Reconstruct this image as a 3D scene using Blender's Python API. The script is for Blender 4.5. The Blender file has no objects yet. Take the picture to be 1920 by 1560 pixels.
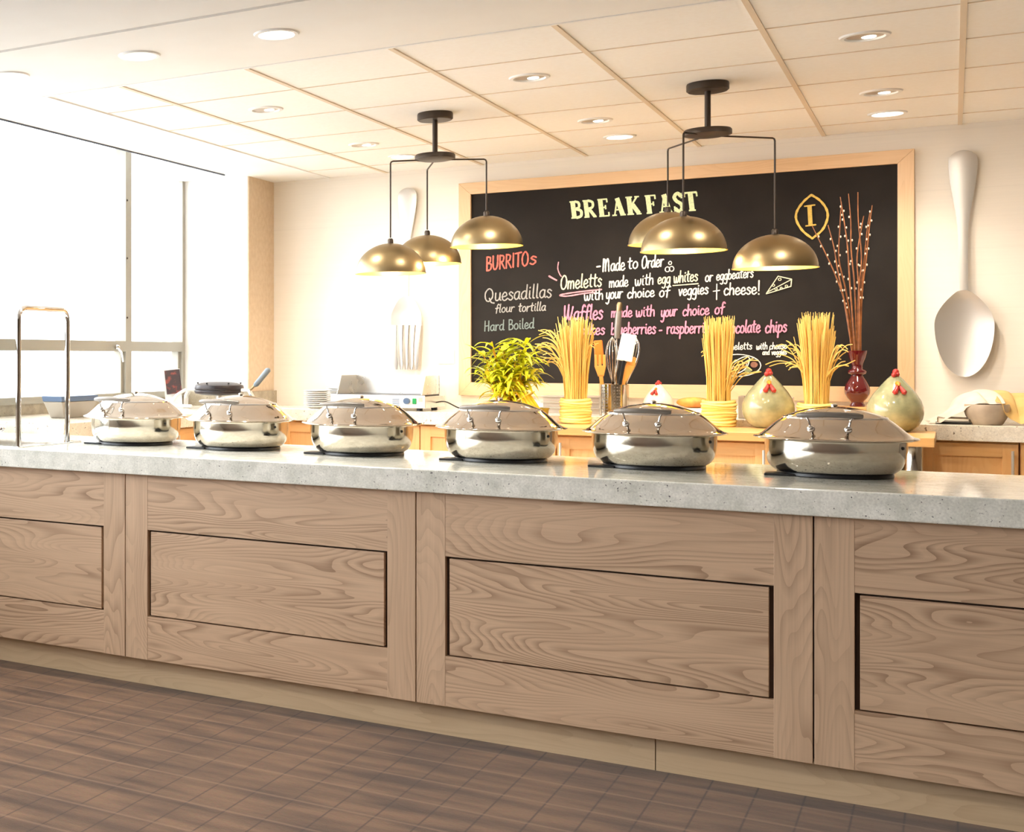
import bpy, bmesh, math, random
from mathutils import Vector, Matrix
R = math.radians
PI = math.pi
sc = bpy.context.scene
COL = sc.collection
random.seed(7)

# ------------------------------------------------------------------ camera, sky, exposure
cam_d = bpy.data.cameras.new('camera'); cam = bpy.data.objects.new('camera', cam_d); COL.objects.link(cam)
cam.location = (0, 0, 1.30); cam.rotation_euler = (R(90), 0, R(35.044))
cam_d.sensor_fit = 'HORIZONTAL'; cam_d.sensor_width = 36.0
cam_d.lens = 2418.2 / 1920 * 36.0
cam_d.shift_x = (960 - 90) / 1920; cam_d.shift_y = -(780 - 669) / 1920
cam_d.clip_start = 0.05
sc.camera = cam
wd = bpy.data.worlds.new('world'); sc.world = wd; wd.use_nodes = True
bg = wd.node_tree.nodes['Background']; bg.inputs[0].default_value = (0.93, 0.97, 1.0, 1)
_n, _l = wd.node_tree.nodes, wd.node_tree.links       # hazy white sky above, paler light back from the ground below
_tc = _n.new('ShaderNodeTexCoord'); _sx = _n.new('ShaderNodeSeparateXYZ'); _l.new(_tc.outputs['Generated'], _sx.inputs[0])
_mr = _n.new('ShaderNodeMapRange'); _mr.inputs[1].default_value = -0.12; _mr.inputs[2].default_value = 0.12; _mr.inputs[3].default_value = 3.2; _mr.inputs[4].default_value = 8.0
_l.new(_sx.outputs[2], _mr.inputs[0]); _l.new(_mr.outputs[0], bg.inputs[1])
SPOT_W, FRONT_W, PEND_W = 30.0, 44.0, 4.4
sc.view_settings.view_transform = 'Standard'; sc.view_settings.look = 'None'
sc.view_settings.gamma = 1.0; sc.view_settings.use_curve_mapping = False
sc.view_settings.exposure = 0.42
WARM = (1.0, 0.89, 0.75)

# ------------------------------------------------------------------ dimensions
CZ = 2.503          # ceiling
WY = 8.19           # back wall
XL, XR = -4.35, 4.2
YB = -3.0
SLAB_T = 0.915
GT = 0.968          # rear granite top
WT = 0.935          # wood table top

# ------------------------------------------------------------------ materials
def lin(r, g, b):
    f = lambda c: (c / 255 / 12.92) if c / 255 <= 0.04045 else ((c / 255 + 0.055) / 1.055) ** 2.4
    return (f(r), f(g), f(b), 1)

def new_mat(name):
    m = bpy.data.materials.new(name); m.use_nodes = True
    return m, m.node_tree.nodes, m.node_tree.links, m.node_tree.nodes['Principled BSDF']

def pm(name, col, rough=0.5, metal=0.0, **kw):
    m, N, L, b = new_mat(name)
    b.inputs['Base Color'].default_value = col
    b.inputs['Roughness'].default_value = rough; b.inputs['Metallic'].default_value = metal
    for k, v in kw.items():
        b.inputs[k.replace('_', ' ')].default_value = v
    # slight natural variation so that no surface is perfectly uniform
    n = N.new('ShaderNodeTexNoise'); n.inputs['Scale'].default_value = 6; n.inputs['Detail'].default_value = 4
    tc = N.new('ShaderNodeTexCoord'); L.new(tc.outputs['Object'], n.inputs['Vector'])
    mr = N.new('ShaderNodeMapRange'); mr.inputs[3].default_value = max(0.0, rough - 0.04); mr.inputs[4].default_value = min(1.0, rough + 0.04)
    L.new(n.outputs['Fac'], mr.inputs[0]); L.new(mr.outputs[0], b.inputs['Roughness'])
    return m

def emis(name, col, s):
    m, N, L, b = new_mat(name)
    b.inputs['Base Color'].default_value = (0.9, 0.9, 0.9, 1)
    b.inputs['Emission Color'].default_value = col; b.inputs['Emission Strength'].default_value = s
    return m

def mathn(N, op, a=None, bv=None):
    n = N.new('ShaderNodeMath'); n.operation = op
    if a is not None and not hasattr(a, 'links'): n.inputs[0].default_value = a
    if bv is not None and not hasattr(bv, 'links'): n.inputs[1].default_value = bv
    return n

def wood(name, light, dark, axis='X', rings=16, contrast=0.8, rough=0.45, scale=1.0, fiber=0.42, offs=True):
    """flat-sawn timber: contour lines of a stretched noise give the cathedral figure"""
    m, N, L, b = new_mat(name)
    tc = N.new('ShaderNodeTexCoord'); oi = N.new('ShaderNodeObjectInfo')
    off = N.new('ShaderNodeVectorMath'); off.operation = 'SCALE'; off.inputs[0].default_value = (17.3, 11.1, 23.7)
    L.new(oi.outputs['Random'], off.inputs['Scale'])
    add = N.new('ShaderNodeVectorMath'); add.operation = 'ADD'
    L.new(tc.outputs['Object'], add.inputs[0]); L.new(off.outputs[0], add.inputs[1])
    mp = N.new('ShaderNodeMapping'); L.new(add.outputs[0], mp.inputs['Vector'])
    along, across = 1.0 * scale, 6.4 * scale
    mp.inputs['Scale'].default_value = {'X': (along, across, across), 'Y': (across, along, across), 'Z': (across, across, along)}[axis]
    n1 = N.new('ShaderNodeTexNoise'); n1.inputs['Scale'].default_value = 1.0; n1.inputs['Detail'].default_value = 1.5; n1.inputs['Distortion'].default_value = 0.25
    L.new(mp.outputs[0], n1.inputs['Vector'])
    mul = mathn(N, 'MULTIPLY', None, rings * 2.2); L.new(n1.outputs['Fac'], mul.inputs[0])
    fr = mathn(N, 'FRACT'); L.new(mul.outputs[0], fr.inputs[0])
    rp = N.new('ShaderNodeValToRGB'); e = rp.color_ramp.elements
    e[0].position = 0.0; e[0].color = (0.15, 0.15, 0.15, 1); e[1].position = 1.0; e[1].color = (1, 1, 1, 1)
    x = rp.color_ramp.elements.new(0.40); x.color = (0.05, 0.05, 0.05, 1)
    x = rp.color_ramp.elements.new(0.86); x.color = (0.75, 0.75, 0.75, 1)
    L.new(fr.outputs[0], rp.inputs['Fac'])
    mp2 = N.new('ShaderNodeMapping'); L.new(add.outputs[0], mp2.inputs['Vector'])
    a2, c2 = 3.0, 160.0
    mp2.inputs['Scale'].default_value = {'X': (a2, c2, c2), 'Y': (c2, a2, c2), 'Z': (c2, c2, a2)}[axis]
    n2 = N.new('ShaderNodeTexNoise'); n2.inputs['Scale'].default_value = 1.0; n2.inputs['Detail'].default_value = 3
    L.new(mp2.outputs[0], n2.inputs['Vector'])
    n3 = N.new('ShaderNodeTexNoise'); n3.inputs['Scale'].default_value = 2.2; n3.inputs['Detail'].default_value = 2
    L.new(mp.outputs[0], n3.inputs['Vector'])
    s0 = mathn(N, 'MULTIPLY', None, contrast); L.new(rp.outputs['Color'], s0.inputs[0])
    pt = N.new('ShaderNodeTexNoise'); pt.inputs['Scale'].default_value = 1.3; pt.inputs['Detail'].default_value = 1; L.new(mp.outputs[0], pt.inputs['Vector'])
    pr = N.new('ShaderNodeMapRange'); pr.inputs[1].default_value = 0.35; pr.inputs[2].default_value = 0.65; pr.inputs[3].default_value = 0.25; pr.inputs[4].default_value = 1.0; L.new(pt.outputs['Fac'], pr.inputs[0])
    s1 = mathn(N, 'MULTIPLY'); L.new(s0.outputs[0], s1.inputs[0]); L.new(pr.outputs[0], s1.inputs[1])
    s2 = mathn(N, 'MULTIPLY', None, fiber); L.new(n2.outputs['Fac'], s2.inputs[0])
    s3 = mathn(N, 'ADD'); L.new(s1.outputs[0], s3.inputs[0]); L.new(s2.outputs[0], s3.inputs[1])
    s4 = mathn(N, 'MULTIPLY', None, 0.4); L.new(n3.outputs['Fac'], s4.inputs[0])
    s5 = mathn(N, 'ADD'); L.new(s3.outputs[0], s5.inputs[0]); L.new(s4.outputs[0], s5.inputs[1])
    s6 = mathn(N, 'SUBTRACT', None, 0.30); L.new(s5.outputs[0], s6.inputs[0]); s6.use_clamp = True
    mix = N.new('ShaderNodeMix'); mix.data_type = 'RGBA'
    mix.inputs[6].default_value = light; mix.inputs[7].default_value = dark
    L.new(s6.outputs[0], mix.inputs[0]); L.new(mix.outputs[2], b.inputs['Base Color'])
    b.inputs['Roughness'].default_value = rough
    bp = N.new('ShaderNodeBump'); bp.inputs['Strength'].default_value = 0.05; bp.inputs['Distance'].default_value = 0.002
    L.new(n2.outputs['Fac'], bp.inputs['Height']); L.new(bp.outputs[0], b.inputs['Normal'])
    return m

def granite(name, base, mott, speck, rough=0.12, thr=0.60, sc_=70):
    m, N, L, b = new_mat(name)
    tc = N.new('ShaderNodeTexCoord')
    n1 = N.new('ShaderNodeTexNoise'); n1.inputs['Scale'].default_value = 14; n1.inputs['Detail'].default_value = 6; n1.inputs['Roughness'].default_value = 0.65
    n2 = N.new('ShaderNodeTexNoise'); n2.inputs['Scale'].default_value = sc_; n2.inputs['Detail'].default_value = 3
    n3 = N.new('ShaderNodeTexNoise'); n3.inputs['Scale'].default_value = 2.5; n3.inputs['Detail'].default_value = 3
    n4 = N.new('ShaderNodeTexNoise'); n4.inputs['Scale'].default_value = 160; n4.inputs['Detail'].default_value = 2
    for n in (n1, n2, n3, n4): L.new(tc.outputs['Object'], n.inputs['Vector'])
    mix = N.new('ShaderNodeMix'); mix.data_type = 'RGBA'; mix.inputs[6].default_value = base; mix.inputs[7].default_value = mott
    r1 = N.new('ShaderNodeMapRange'); r1.inputs[1].default_value = 0.38; r1.inputs[2].default_value = 0.68; L.new(n1.outputs['Fac'], r1.inputs[0])
    L.new(r1.outputs[0], mix.inputs[0])
    a = mathn(N, 'MULTIPLY', None, 0.25); L.new(n3.outputs['Fac'], a.inputs[0])
    s = mathn(N, 'ADD'); L.new(n2.outputs['Fac'], s.inputs[0]); L.new(a.outputs[0], s.inputs[1])
    r2 = N.new('ShaderNodeMapRange'); r2.inputs[1].default_value = thr + 0.19; r2.inputs[2].default_value = thr + 0.24; L.new(s.outputs[0], r2.inputs[0])
    r4 = N.new('ShaderNodeMapRange'); r4.inputs[1].default_value = 0.3; r4.inputs[2].default_value = 0.7; r4.inputs[3].default_value = -0.10; r4.inputs[4].default_value = 0.10; L.new(n4.outputs['Fac'], r4.inputs[0])
    mix2 = N.new('ShaderNodeMix'); mix2.data_type = 'RGBA'; mix2.inputs[7].default_value = speck
    L.new(mix.outputs[2], mix2.inputs[6]); L.new(r2.outputs[0], mix2.inputs[0])
    hv = N.new('ShaderNodeHueSaturation'); L.new(mix2.outputs[2], hv.inputs['Color'])
    v = mathn(N, 'ADD', None, 1.0); L.new(r4.outputs[0], v.inputs[0]); L.new(v.outputs[0], hv.inputs['Value'])
    L.new(hv.outputs[0], b.inputs['Base Color'])
    b.inputs['Roughness'].default_value = rough; b.inputs['Specular IOR Level'].default_value = 0.75
    return m

def carpet():
    m, N, L, b = new_mat('carpet')
    tc = N.new('ShaderNodeTexCoord'); sx = N.new('ShaderNodeSeparateXYZ'); L.new(tc.outputs['Object'], sx.inputs[0])
    def linemask(axis, period, phase, half):
        a = mathn(N, 'ADD', None, -phase); L.new(sx.outputs[axis], a.inputs[0])
        d = mathn(N, 'DIVIDE', None, period); L.new(a.outputs[0], d.inputs[0])
        f = mathn(N, 'FRACT'); L.new(d.outputs[0], f.inputs[0])
        c = mathn(N, 'SUBTRACT', None, 0.5); L.new(f.outputs[0], c.inputs[0])
        ab = mathn(N, 'ABSOLUTE'); L.new(c.outputs[0], ab.inputs[0])
        g = N.new('ShaderNodeMapRange'); g.inputs[1].default_value = 0.5 - half / period; g.inputs[2].default_value = 0.5
        L.new(ab.outputs[0], g.inputs[0]); return g.outputs[0]
    lx = linemask(0, 0.1227, 0.012, 0.0045)
    ly = linemask(1, 0.197, 3.71, 0.010)
    mp = N.new('ShaderNodeMapping'); mp.inputs['Scale'].default_value = (1.6, 9.0, 1); L.new(tc.outputs['Object'], mp.inputs['Vector'])
    n1 = N.new('ShaderNodeTexNoise'); n1.inputs['Scale'].default_value = 1.6; n1.inputs['Detail'].default_value = 5; L.new(mp.outputs[0], n1.inputs['Vector'])
    mp2 = N.new('ShaderNodeMapping'); mp2.inputs['Scale'].default_value = (40, 220, 1); L.new(tc.outputs['Object'], mp2.inputs['Vector'])
    n2 = N.new('ShaderNodeTexNoise'); n2.inputs['Scale'].default_value = 1.5; n2.inputs['Detail'].default_value = 3; L.new(mp2.outputs[0], n2.inputs['Vector'])
    rp = N.new('ShaderNodeValToRGB'); e = rp.color_ramp.elements
    e[0].position = 0.33; e[0].color = lin(64, 42, 24); e[1].position = 0.66; e[1].color = lin(104, 75, 50)
    L.new(n1.outputs['Fac'], rp.inputs['Fac'])
    mixa = N.new('ShaderNodeMix'); mixa.data_type = 'RGBA'; mixa.blend_type = 'OVERLAY'; mixa.inputs[0].default_value = 0.35
    L.new(rp.outputs['Color'], mixa.inputs[6]); L.new(n2.outputs['Color'], mixa.inputs[7])
    hs = N.new('ShaderNodeHueSaturation'); hs.inputs['Saturation'].default_value = 0.95; L.new(mixa.outputs[2], hs.inputs['Color'])
    m1 = N.new('ShaderNodeMix'); m1.data_type = 'RGBA'; m1.inputs[7].default_value = lin(44, 28, 20)
    k = mathn(N, 'MULTIPLY', None, 0.85); L.new(lx, k.inputs[0]); L.new(k.outputs[0], m1.inputs[0]); L.new(hs.outputs[0], m1.inputs[6])
    m2 = N.new('ShaderNodeMix'); m2.data_type = 'RGBA'; m2.inputs[7].default_value = lin(132, 104, 82)
    k2 = mathn(N, 'MULTIPLY', None, 0.45); L.new(ly, k2.inputs[0]); L.new(k2.outputs[0], m2.inputs[0]); L.new(m1.outputs[2], m2.inputs[6])
    L.new(m2.outputs[2], b.inputs['Base Color'])
    b.inputs['Roughness'].default_value = 0.95; b.inputs['Specular IOR Level'].default_value = 0.1
    b.inputs['Sheen Weight'].default_value = 0.2
    bp = N.new('ShaderNodeBump'); bp.inputs['Strength'].default_value = 0.25; bp.inputs['Distance'].default_value = 0.004
    L.new(n2.outputs['Fac'], bp.inputs['Height']); L.new(bp.outputs[0], b.inputs['Normal'])
    return m

def noisy(name, c1, c2, scale=8, rough=0.5, detail=4, stretch=(1, 1, 1), bump=0.0, lo=0.35, hi=0.65, **kw):
    m, N, L, b = new_mat(name)
    tc = N.new('ShaderNodeTexCoord'); mp = N.new('ShaderNodeMapping'); mp.inputs['Scale'].default_value = stretch
    L.new(tc.outputs['Object'], mp.inputs['Vector'])
    n = N.new('ShaderNodeTexNoise'); n.inputs['Scale'].default_value = scale; n.inputs['Detail'].default_value = detail; L.new(mp.outputs[0], n.inputs['Vector'])
    rp = N.new('ShaderNodeValToRGB'); e = rp.color_ramp.elements
    e[0].position = lo; e[0].color = c1; e[1].position = hi; e[1].color = c2
    L.new(n.outputs['Fac'], rp.inputs['Fac']); L.new(rp.outputs['Color'], b.inputs['Base Color'])
    b.inputs['Roughness'].default_value = rough
    for k, v in kw.items(): b.inputs[k.replace('_', ' ')].default_value = v
    if bump:
        bp = N.new('ShaderNodeBump'); bp.inputs['Strength'].default_value = bump; bp.inputs['Distance'].default_value = 0.003
        L.new(n.outputs['Fac'], bp.inputs['Height']); L.new(bp.outputs[0], b.inputs['Normal'])
    return m

def wallpaper(name, c):
    m, N, L, b = new_mat(name)
    tc = N.new('ShaderNodeTexCoord'); mp = N.new('ShaderNodeMapping'); mp.inputs['Scale'].default_value = (3, 3, 140); L.new(tc.outputs['Object'], mp.inputs['Vector'])
    n = N.new('ShaderNodeTexNoise'); n.inputs['Scale'].default_value = 1; n.inputs['Detail'].default_value = 3; L.new(mp.outputs[0], n.inputs['Vector'])
    sx = N.new('ShaderNodeSeparateXYZ'); L.new(tc.outputs['Object'], sx.inputs[0])
    d = mathn(N, 'DIVIDE', None, 0.31); L.new(sx.outputs[2], d.inputs[0]); f = mathn(N, 'FRACT'); L.new(d.outputs[0], f.inputs[0])
    lt = mathn(N, 'LESS_THAN', None, 0.015); L.new(f.outputs[0], lt.inputs[0])
    mr = N.new('ShaderNodeMapRange'); mr.inputs[3].default_value = 0.97; mr.inputs[4].default_value = 1.03; L.new(n.outputs['Fac'], mr.inputs[0])
    k = mathn(N, 'MULTIPLY', None, -0.035); L.new(lt.outputs[0], k.inputs[0])
    v = mathn(N, 'ADD'); L.new(mr.outputs[0], v.inputs[0]); L.new(k.outputs[0], v.inputs[1])
    hv = N.new('ShaderNodeHueSaturation'); hv.inputs['Color'].default_value = c; L.new(v.outputs[0], hv.inputs['Value'])
    L.new(hv.outputs[0], b.inputs['Base Color']); b.inputs['Roughness'].default_value = 0.7
    return m

def glassm(name, tint=(1, 1, 1, 1), refl=0.08):
    m = bpy.data.materials.new(name); m.use_nodes = True; N = m.node_tree.nodes; L = m.node_tree.links
    for n in list(N): N.remove(n)
    o = N.new('ShaderNodeOutputMaterial'); t = N.new('ShaderNodeBsdfTransparent'); t.inputs[0].default_value = tint
    g = N.new('ShaderNodeBsdfGlossy'); g.inputs['Roughness'].default_value = 0.02
    lw = N.new('ShaderNodeLayerWeight'); lw.inputs[0].default_value = 0.15
    mr = N.new('ShaderNodeMapRange'); mr.inputs[3].default_value = refl * 0.5; mr.inputs[4].default_value = min(1, refl * 6)
    mx = N.new('ShaderNodeMixShader'); L.new(lw.outputs['Fresnel'], mr.inputs[0]); L.new(mr.outputs[0], mx.inputs[0])
    L.new(t.outputs[0], mx.inputs[1]); L.new(g.outputs[0], mx.inputs[2]); L.new(mx.outputs[0], o.inputs[0])
    return m

ASH_L, ASH_D = lin(214, 184, 154), lin(140, 110, 86)
M = dict(
    ashx=wood('ash_grain_lengthwise', ASH_L, ASH_D, 'X', 15, 0.74), ashz=wood('ash_grain_upright', ASH_L, ASH_D, 'Z', 12, 0.42),
    plinth=wood('plinth_oak', lin(214, 190, 156), lin(184, 156, 122), 'X', 8, 0.4),
    oakx=wood('frame_oak_lengthwise', lin(232, 196, 154), lin(210, 168, 122), 'X', 9, 0.35), oakz=wood('frame_oak_upright', lin(232, 196, 154), lin(210, 168, 122), 'Z', 9, 0.35),
    maplex=wood('maple_lengthwise', lin(246, 198, 136), lin(230, 170, 108), 'X', 8, 0.4), maplez=wood('maple_upright', lin(246, 198, 136), lin(230, 170, 108), 'Z', 8, 0.4),
    mapley=wood('maple_crosswise', lin(246, 198, 136), lin(230, 170, 108), 'Y', 8, 0.4),
    butcher=wood('butcher_block', lin(232, 184, 120), lin(208, 150, 86), 'X', 10, 0.4, 0.3),
    granite=granite('grey_granite', lin(246, 246, 238), lin(217, 219, 209), lin(96, 96, 98), 0.07, 0.60, 120),
    granite2=granite('warm_granite', lin(246, 239, 224), lin(228, 219, 202), lin(140, 128, 116), 0.15, 0.58),
    splash=granite('splash_stone', lin(172, 160, 138), lin(146, 134, 112), lin(96, 86, 70), 0.3),
    pull=pm('satin_pull', (0.86, 0.85, 0.82, 1), 0.35, 0.6), wallr=noisy('taupe_wallcovering', lin(176, 156, 132), lin(166, 146, 122), 8, 0.8), wallf=noisy('brown_wallcovering', lin(120, 94, 70), lin(108, 84, 62), 8, 0.8), carpet=carpet(), kbounce=noisy('pale_bounce_floor', lin(232, 222, 206), lin(222, 210, 192), 6, 0.5),
    wall=wallpaper('cream_wallcovering', lin(243, 235, 223)), pier=noisy('tan_pier_shade', lin(216, 194, 166), lin(208, 184, 154), 30, 0.7),
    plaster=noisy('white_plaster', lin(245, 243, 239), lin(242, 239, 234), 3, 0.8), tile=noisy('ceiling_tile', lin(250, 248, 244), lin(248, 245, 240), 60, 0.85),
    tee=pm('ceiling_tee', lin(226, 210, 188), 0.6), white=pm('white_paint', lin(240, 240, 238), 0.4), dark=pm('shade_track_grey', lin(84, 92, 108), 0.5),
    alu=pm('window_frame', lin(168, 164, 152), 0.45, 0.2), glass=glassm('window_glass'), acryl=glassm('clear_acrylic', (0.97, 0.99, 1, 1), 0.06),
    steel=pm('brushed_steel', (0.54, 0.50, 0.43, 1), 0.12, 1.0), chrome=pm('chrome', (0.78, 0.78, 0.78, 1), 0.06, 1.0), lid=pm('polished_lid', (0.60, 0.53, 0.46, 1), 0.07, 1.0),
    handle=pm('grey_handle', lin(128, 122, 116), 0.35, 0.4), black=pm('black_plastic', lin(20, 22, 26), 0.35), blackm=pm('black_iron', lin(40, 38, 38), 0.4, 0.5),
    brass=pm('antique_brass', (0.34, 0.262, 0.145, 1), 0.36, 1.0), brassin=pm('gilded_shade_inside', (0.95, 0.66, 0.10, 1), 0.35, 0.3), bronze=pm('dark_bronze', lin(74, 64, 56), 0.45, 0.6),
    bulb=emis('bulb_glow', (1, 0.86, 0.62, 1), 14), lampw=emis('downlight_glow', (1, 0.93, 0.82, 1), 9), lampd=emis('eyeball_glow', (1, 0.88, 0.7, 1), 3),
    board=noisy('chalkboard', lin(36, 31, 27), lin(30, 25, 22), 5, 0.75, 5, Specular_IOR_Level=0.25), satin=pm('satin_aluminium', (0.58, 0.56, 0.53, 1), 0.42, 0.6),
    hen=noisy('celadon_glaze', lin(184, 182, 142), lin(146, 150, 116), 14, 0.18, 5, Coat_Weight=0.5), henw=noisy('white_glaze', lin(240, 232, 218), lin(226, 214, 196), 14, 0.2, 4),
    red=pm('red_glaze', lin(186, 58, 52), 0.3), orange=pm('orange_glaze', lin(232, 140, 40), 0.35), vase=pm('ruby_glass', (0.16, 0.008, 0.012, 1), 0.08, 0.0, Coat_Weight=1.0, Transmission_Weight=0.25),
    straw=noisy('dry_straw', lin(247, 216, 130), lin(226, 180, 84), 40, 0.6, 3, (1, 1, 0.06)), strawband=noisy('straw_rope', lin(252, 230, 150), lin(240, 200, 100), 60, 0.65, 3, (0.1, 0.1, 1), 0.3),
    leaf=noisy('leaf', lin(238, 234, 58), lin(204, 212, 44), 9, 0.4, 3), leafstem=noisy('cane_stem', lin(236, 176, 40), lin(206, 140, 24), 20, 0.45, 3), leafpale=noisy('pale_leaf', lin(236, 240, 190), lin(214, 222, 150), 9, 0.4),
    bark=noisy('willow_bark', lin(158, 98, 52), lin(116, 68, 34), 30, 0.5), catkin=pm('catkin', lin(226, 206, 184), 0.8), stalk=noisy('yellow_stalk', lin(244, 214, 50), lin(206, 176, 30), 16, 0.4),
    dish=noisy('olive_glaze', lin(176, 158, 62), lin(140, 126, 44), 12, 0.25), plate=pm('white_china', lin(244, 242, 238), 0.2), wire=pm('whisk_wire', (0.72, 0.68, 0.62, 1), 0.2, 1.0),
    silicone=pm('white_silicone', lin(248, 246, 242), 0.4), silorange=pm('orange_silicone', lin(246, 120, 30), 0.4), beech=wood('beech', lin(236, 170, 84), lin(210, 140, 56), 'Z', 6, 0.3),
    greyplastic=pm('grey_plastic', lin(120, 132, 142), 0.4), green=pm('green_switch', lin(30, 150, 80), 0.3), griddle=pm('griddle_steel', (0.80, 0.79, 0.76, 1), 0.28, 0.85), griddlep=pm('enamel_panel', lin(240, 240, 238), 0.3),
    blued=pm('blue_grey_plastic', lin(82, 104, 136), 0.4), iron=noisy('waffle_iron_black', lin(52, 42, 44), lin(34, 30, 34), 8, 0.35, 3), binm=pm('bin_steel', (0.36, 0.33, 0.29, 1), 0.4, 0.6),
    cloth1=noisy('cream_cloth', lin(246, 230, 214), lin(238, 218, 200), 10, 0.9), cloth2=noisy('yellow_cloth', lin(240, 206, 138), lin(230, 190, 118), 10, 0.9),
    bowl=noisy('stone_bowl', lin(206, 190, 170), lin(180, 164, 146), 12, 0.5), bread=noisy('loaf', lin(236, 178, 84), lin(214, 130, 60), 18, 0.6), boxw=pm('pale_box', lin(240, 232, 218), 0.6), boxg=pm('grey_box', lin(150, 136, 118), 0.5),
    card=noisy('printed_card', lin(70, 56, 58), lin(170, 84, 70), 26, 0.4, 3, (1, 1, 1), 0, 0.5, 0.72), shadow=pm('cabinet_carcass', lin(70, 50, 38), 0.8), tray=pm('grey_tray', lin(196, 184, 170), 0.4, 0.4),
)
def chalk(name, c):
    return noisy(name, c, tuple([x * 0.78 for x in c[:3]] + [1]), 90, 0.9, 2)
CH = dict(green=chalk('pale_green_chalk', lin(234, 246, 196)), white=chalk('white_chalk', lin(246, 240, 226)), cream=chalk('cream_chalk', lin(248, 240, 200)), grey=chalk('grey_chalk', lin(170, 166, 160)),
          teal=chalk('teal_chalk', lin(128, 140, 136)), pink=chalk('pink_chalk', lin(246, 150, 176)), rose=chalk('rose_chalk', lin(238, 164, 172)), red=chalk('red_chalk', lin(240, 116, 100)), gold=chalk('gold_chalk', lin(226, 190, 96)),
          brown=chalk('brown_chalk', lin(150, 106, 86)), sage=chalk('sage_chalk', lin(148, 156, 110)))

# ------------------------------------------------------------------ mesh building
class MB:
    def __init__(s): s.v = []; s.f = []
    def add(s, vs, fs):
        o = len(s.v); s.v += [tuple(p) for p in vs]; s.f += [tuple(i + o for i in f) for f in fs]
    def box(s, x0, x1, y0, y1, z0, z1):
        s.add([(x0, y0, z0), (x1, y0, z0), (x1, y1, z0), (x0, y1, z0), (x0, y0, z1), (x1, y0, z1), (x1, y1, z1), (x0, y1, z1)],
              [(0, 3, 2, 1), (4, 5, 6, 7), (0, 1, 5, 4), (1, 2, 6, 5), (2, 3, 7, 6), (3, 0, 4, 7)]); return s
    def lathe(s, prof, n=40, c=(0, 0, 0), closed=False):
        """prof: (r, z) from bottom to top, outside to the right"""
        vs = []; fs = []; idx = []
        for r, z in prof:
            if r < 1e-6: idx.append([len(vs)]); vs.append((c[0], c[1], c[2] + z))
            else:
                idx.append(list(range(len(vs), len(vs) + n)))
                vs += [(c[0] + r * math.cos(2 * PI * k / n), c[1] + r * math.sin(2 * PI * k / n), c[2] + z) for k in range(n)]
        for a, b in zip(idx[:-1], idx[1:]):
            for k in range(n):
                k2 = (k + 1) % n
                if len(a) == 1 and len(b) == 1: continue
                if len(a) == 1: fs.append((a[0], b[k2], b[k]))
                elif len(b) == 1: fs.append((a[k], a[k2], b[0]))
                else: fs.append((a[k], a[k2], b[k2], b[k]))
        s.add(vs, fs); return s
    def tube(s, pts, r, n=8, caps=True, flat=None):
        pts = [Vector(p) for p in pts]; m = len(pts)
        rs = r if isinstance(r, (list, tuple)) else [r] * m
        vs = []; fs = []
        t0 = (pts[1] - pts[0]).normalized()
        up = Vector((0, 0, 1)) if abs(t0.z) < 0.9 else Vector((1, 0, 0))
        side = t0.cross(up).normalized()
        for i in range(m):
            t = (pts[min(i + 1, m - 1)] - pts[max(i - 1, 0)])
            if t.length < 1e-9: t = t0
            t.normalize()
            side = (side - t * side.dot(t))
            if side.length < 1e-6: side = t.cross(up)
            side.normalize(); nn = t.cross(side)
            fl = flat or 1.0
            for k in range(n):
                a = 2 * PI * k / n
                vs.append(pts[i] + side * (math.cos(a) * rs[i]) + nn * (math.sin(a) * rs[i] * fl))
        for i in range(m - 1):
            for k in range(n):
                k2 = (k + 1) % n
                fs.append((i * n + k, i * n + k2, (i + 1) * n + k2, (i + 1) * n + k))
        if caps: fs.append(tuple(range(n - 1, -1, -1))); fs.append(tuple(range((m - 1) * n, m * n)))
        s.add(vs, fs); return s
    def ball(s, c, r, n=12, sx=1, sy=1, sz=1):
        k = n // 2
        pr = [(r * math.sin(PI * i / k), -r * math.cos(PI * i / k)) for i in range(k + 1)]
        o = len(s.v); s.lathe([(max(a, 0) if 0 < i < k else 0, b) for i, (a, b) in enumerate(pr)], n)
        for i in range(o, len(s.v)):
            x, y, z = s.v[i]; s.v[i] = (c[0] + x * sx, c[1] + y * sy, c[2] + z * sz)
        return s
    def prism(s, poly, y0, y1, axis='Y'):
        """poly in (a, b); extruded along the axis"""
        n = len(poly)
        def P(a, b, h): return {'Y': (a, h, b), 'X': (h, a, b), 'Z': (a, b, h)}[axis]
        vs = [P(a, b, y0) for a, b in poly] + [P(a, b, y1) for a, b in poly]
        fs = [tuple(range(n)), tuple(range(2 * n - 1, n - 1, -1))] + [(i, i + n, (i + 1) % n + n, (i + 1) % n) for i in range(n)]
        s.add(vs, fs); return s
    def xf(s, mtx, start=0):
        for i in range(start, len(s.v)): s.v[i] = tuple(mtx @ Vector(s.v[i]))
        return s
    def build(s, name, mat, parent=None, loc=(0, 0, 0), smooth=False, bevel=0, solid=0, fix=True):
        me = bpy.data.meshes.new(name); me.from_pydata(s.v, [], s.f)
        if fix:
            bm = bmesh.new(); bm.from_mesh(me); bmesh.ops.recalc_face_normals(bm, faces=bm.faces); bm.to_mesh(me); bm.free()
        me.materials.append(M[mat] if isinstance(mat, str) else mat)
        if smooth:
            for p in me.polygons: p.use_smooth = True
            try: me.set_sharp_from_angle(angle=R(smooth if smooth is not True else 40))
            except Exception: pass
        me.update()
        o = bpy.data.objects.new(name, me); COL.objects.link(o); o.location = loc
        if parent: o.parent = parent
        if bevel:
            md = o.modifiers.new('edge', 'BEVEL'); md.width = bevel; md.segments = 2; md.limit_method = 'ANGLE'
        if solid:
            md = o.modifiers.new('thickness', 'SOLIDIFY'); md.thickness = solid; md.offset = 0
        return o

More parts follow.
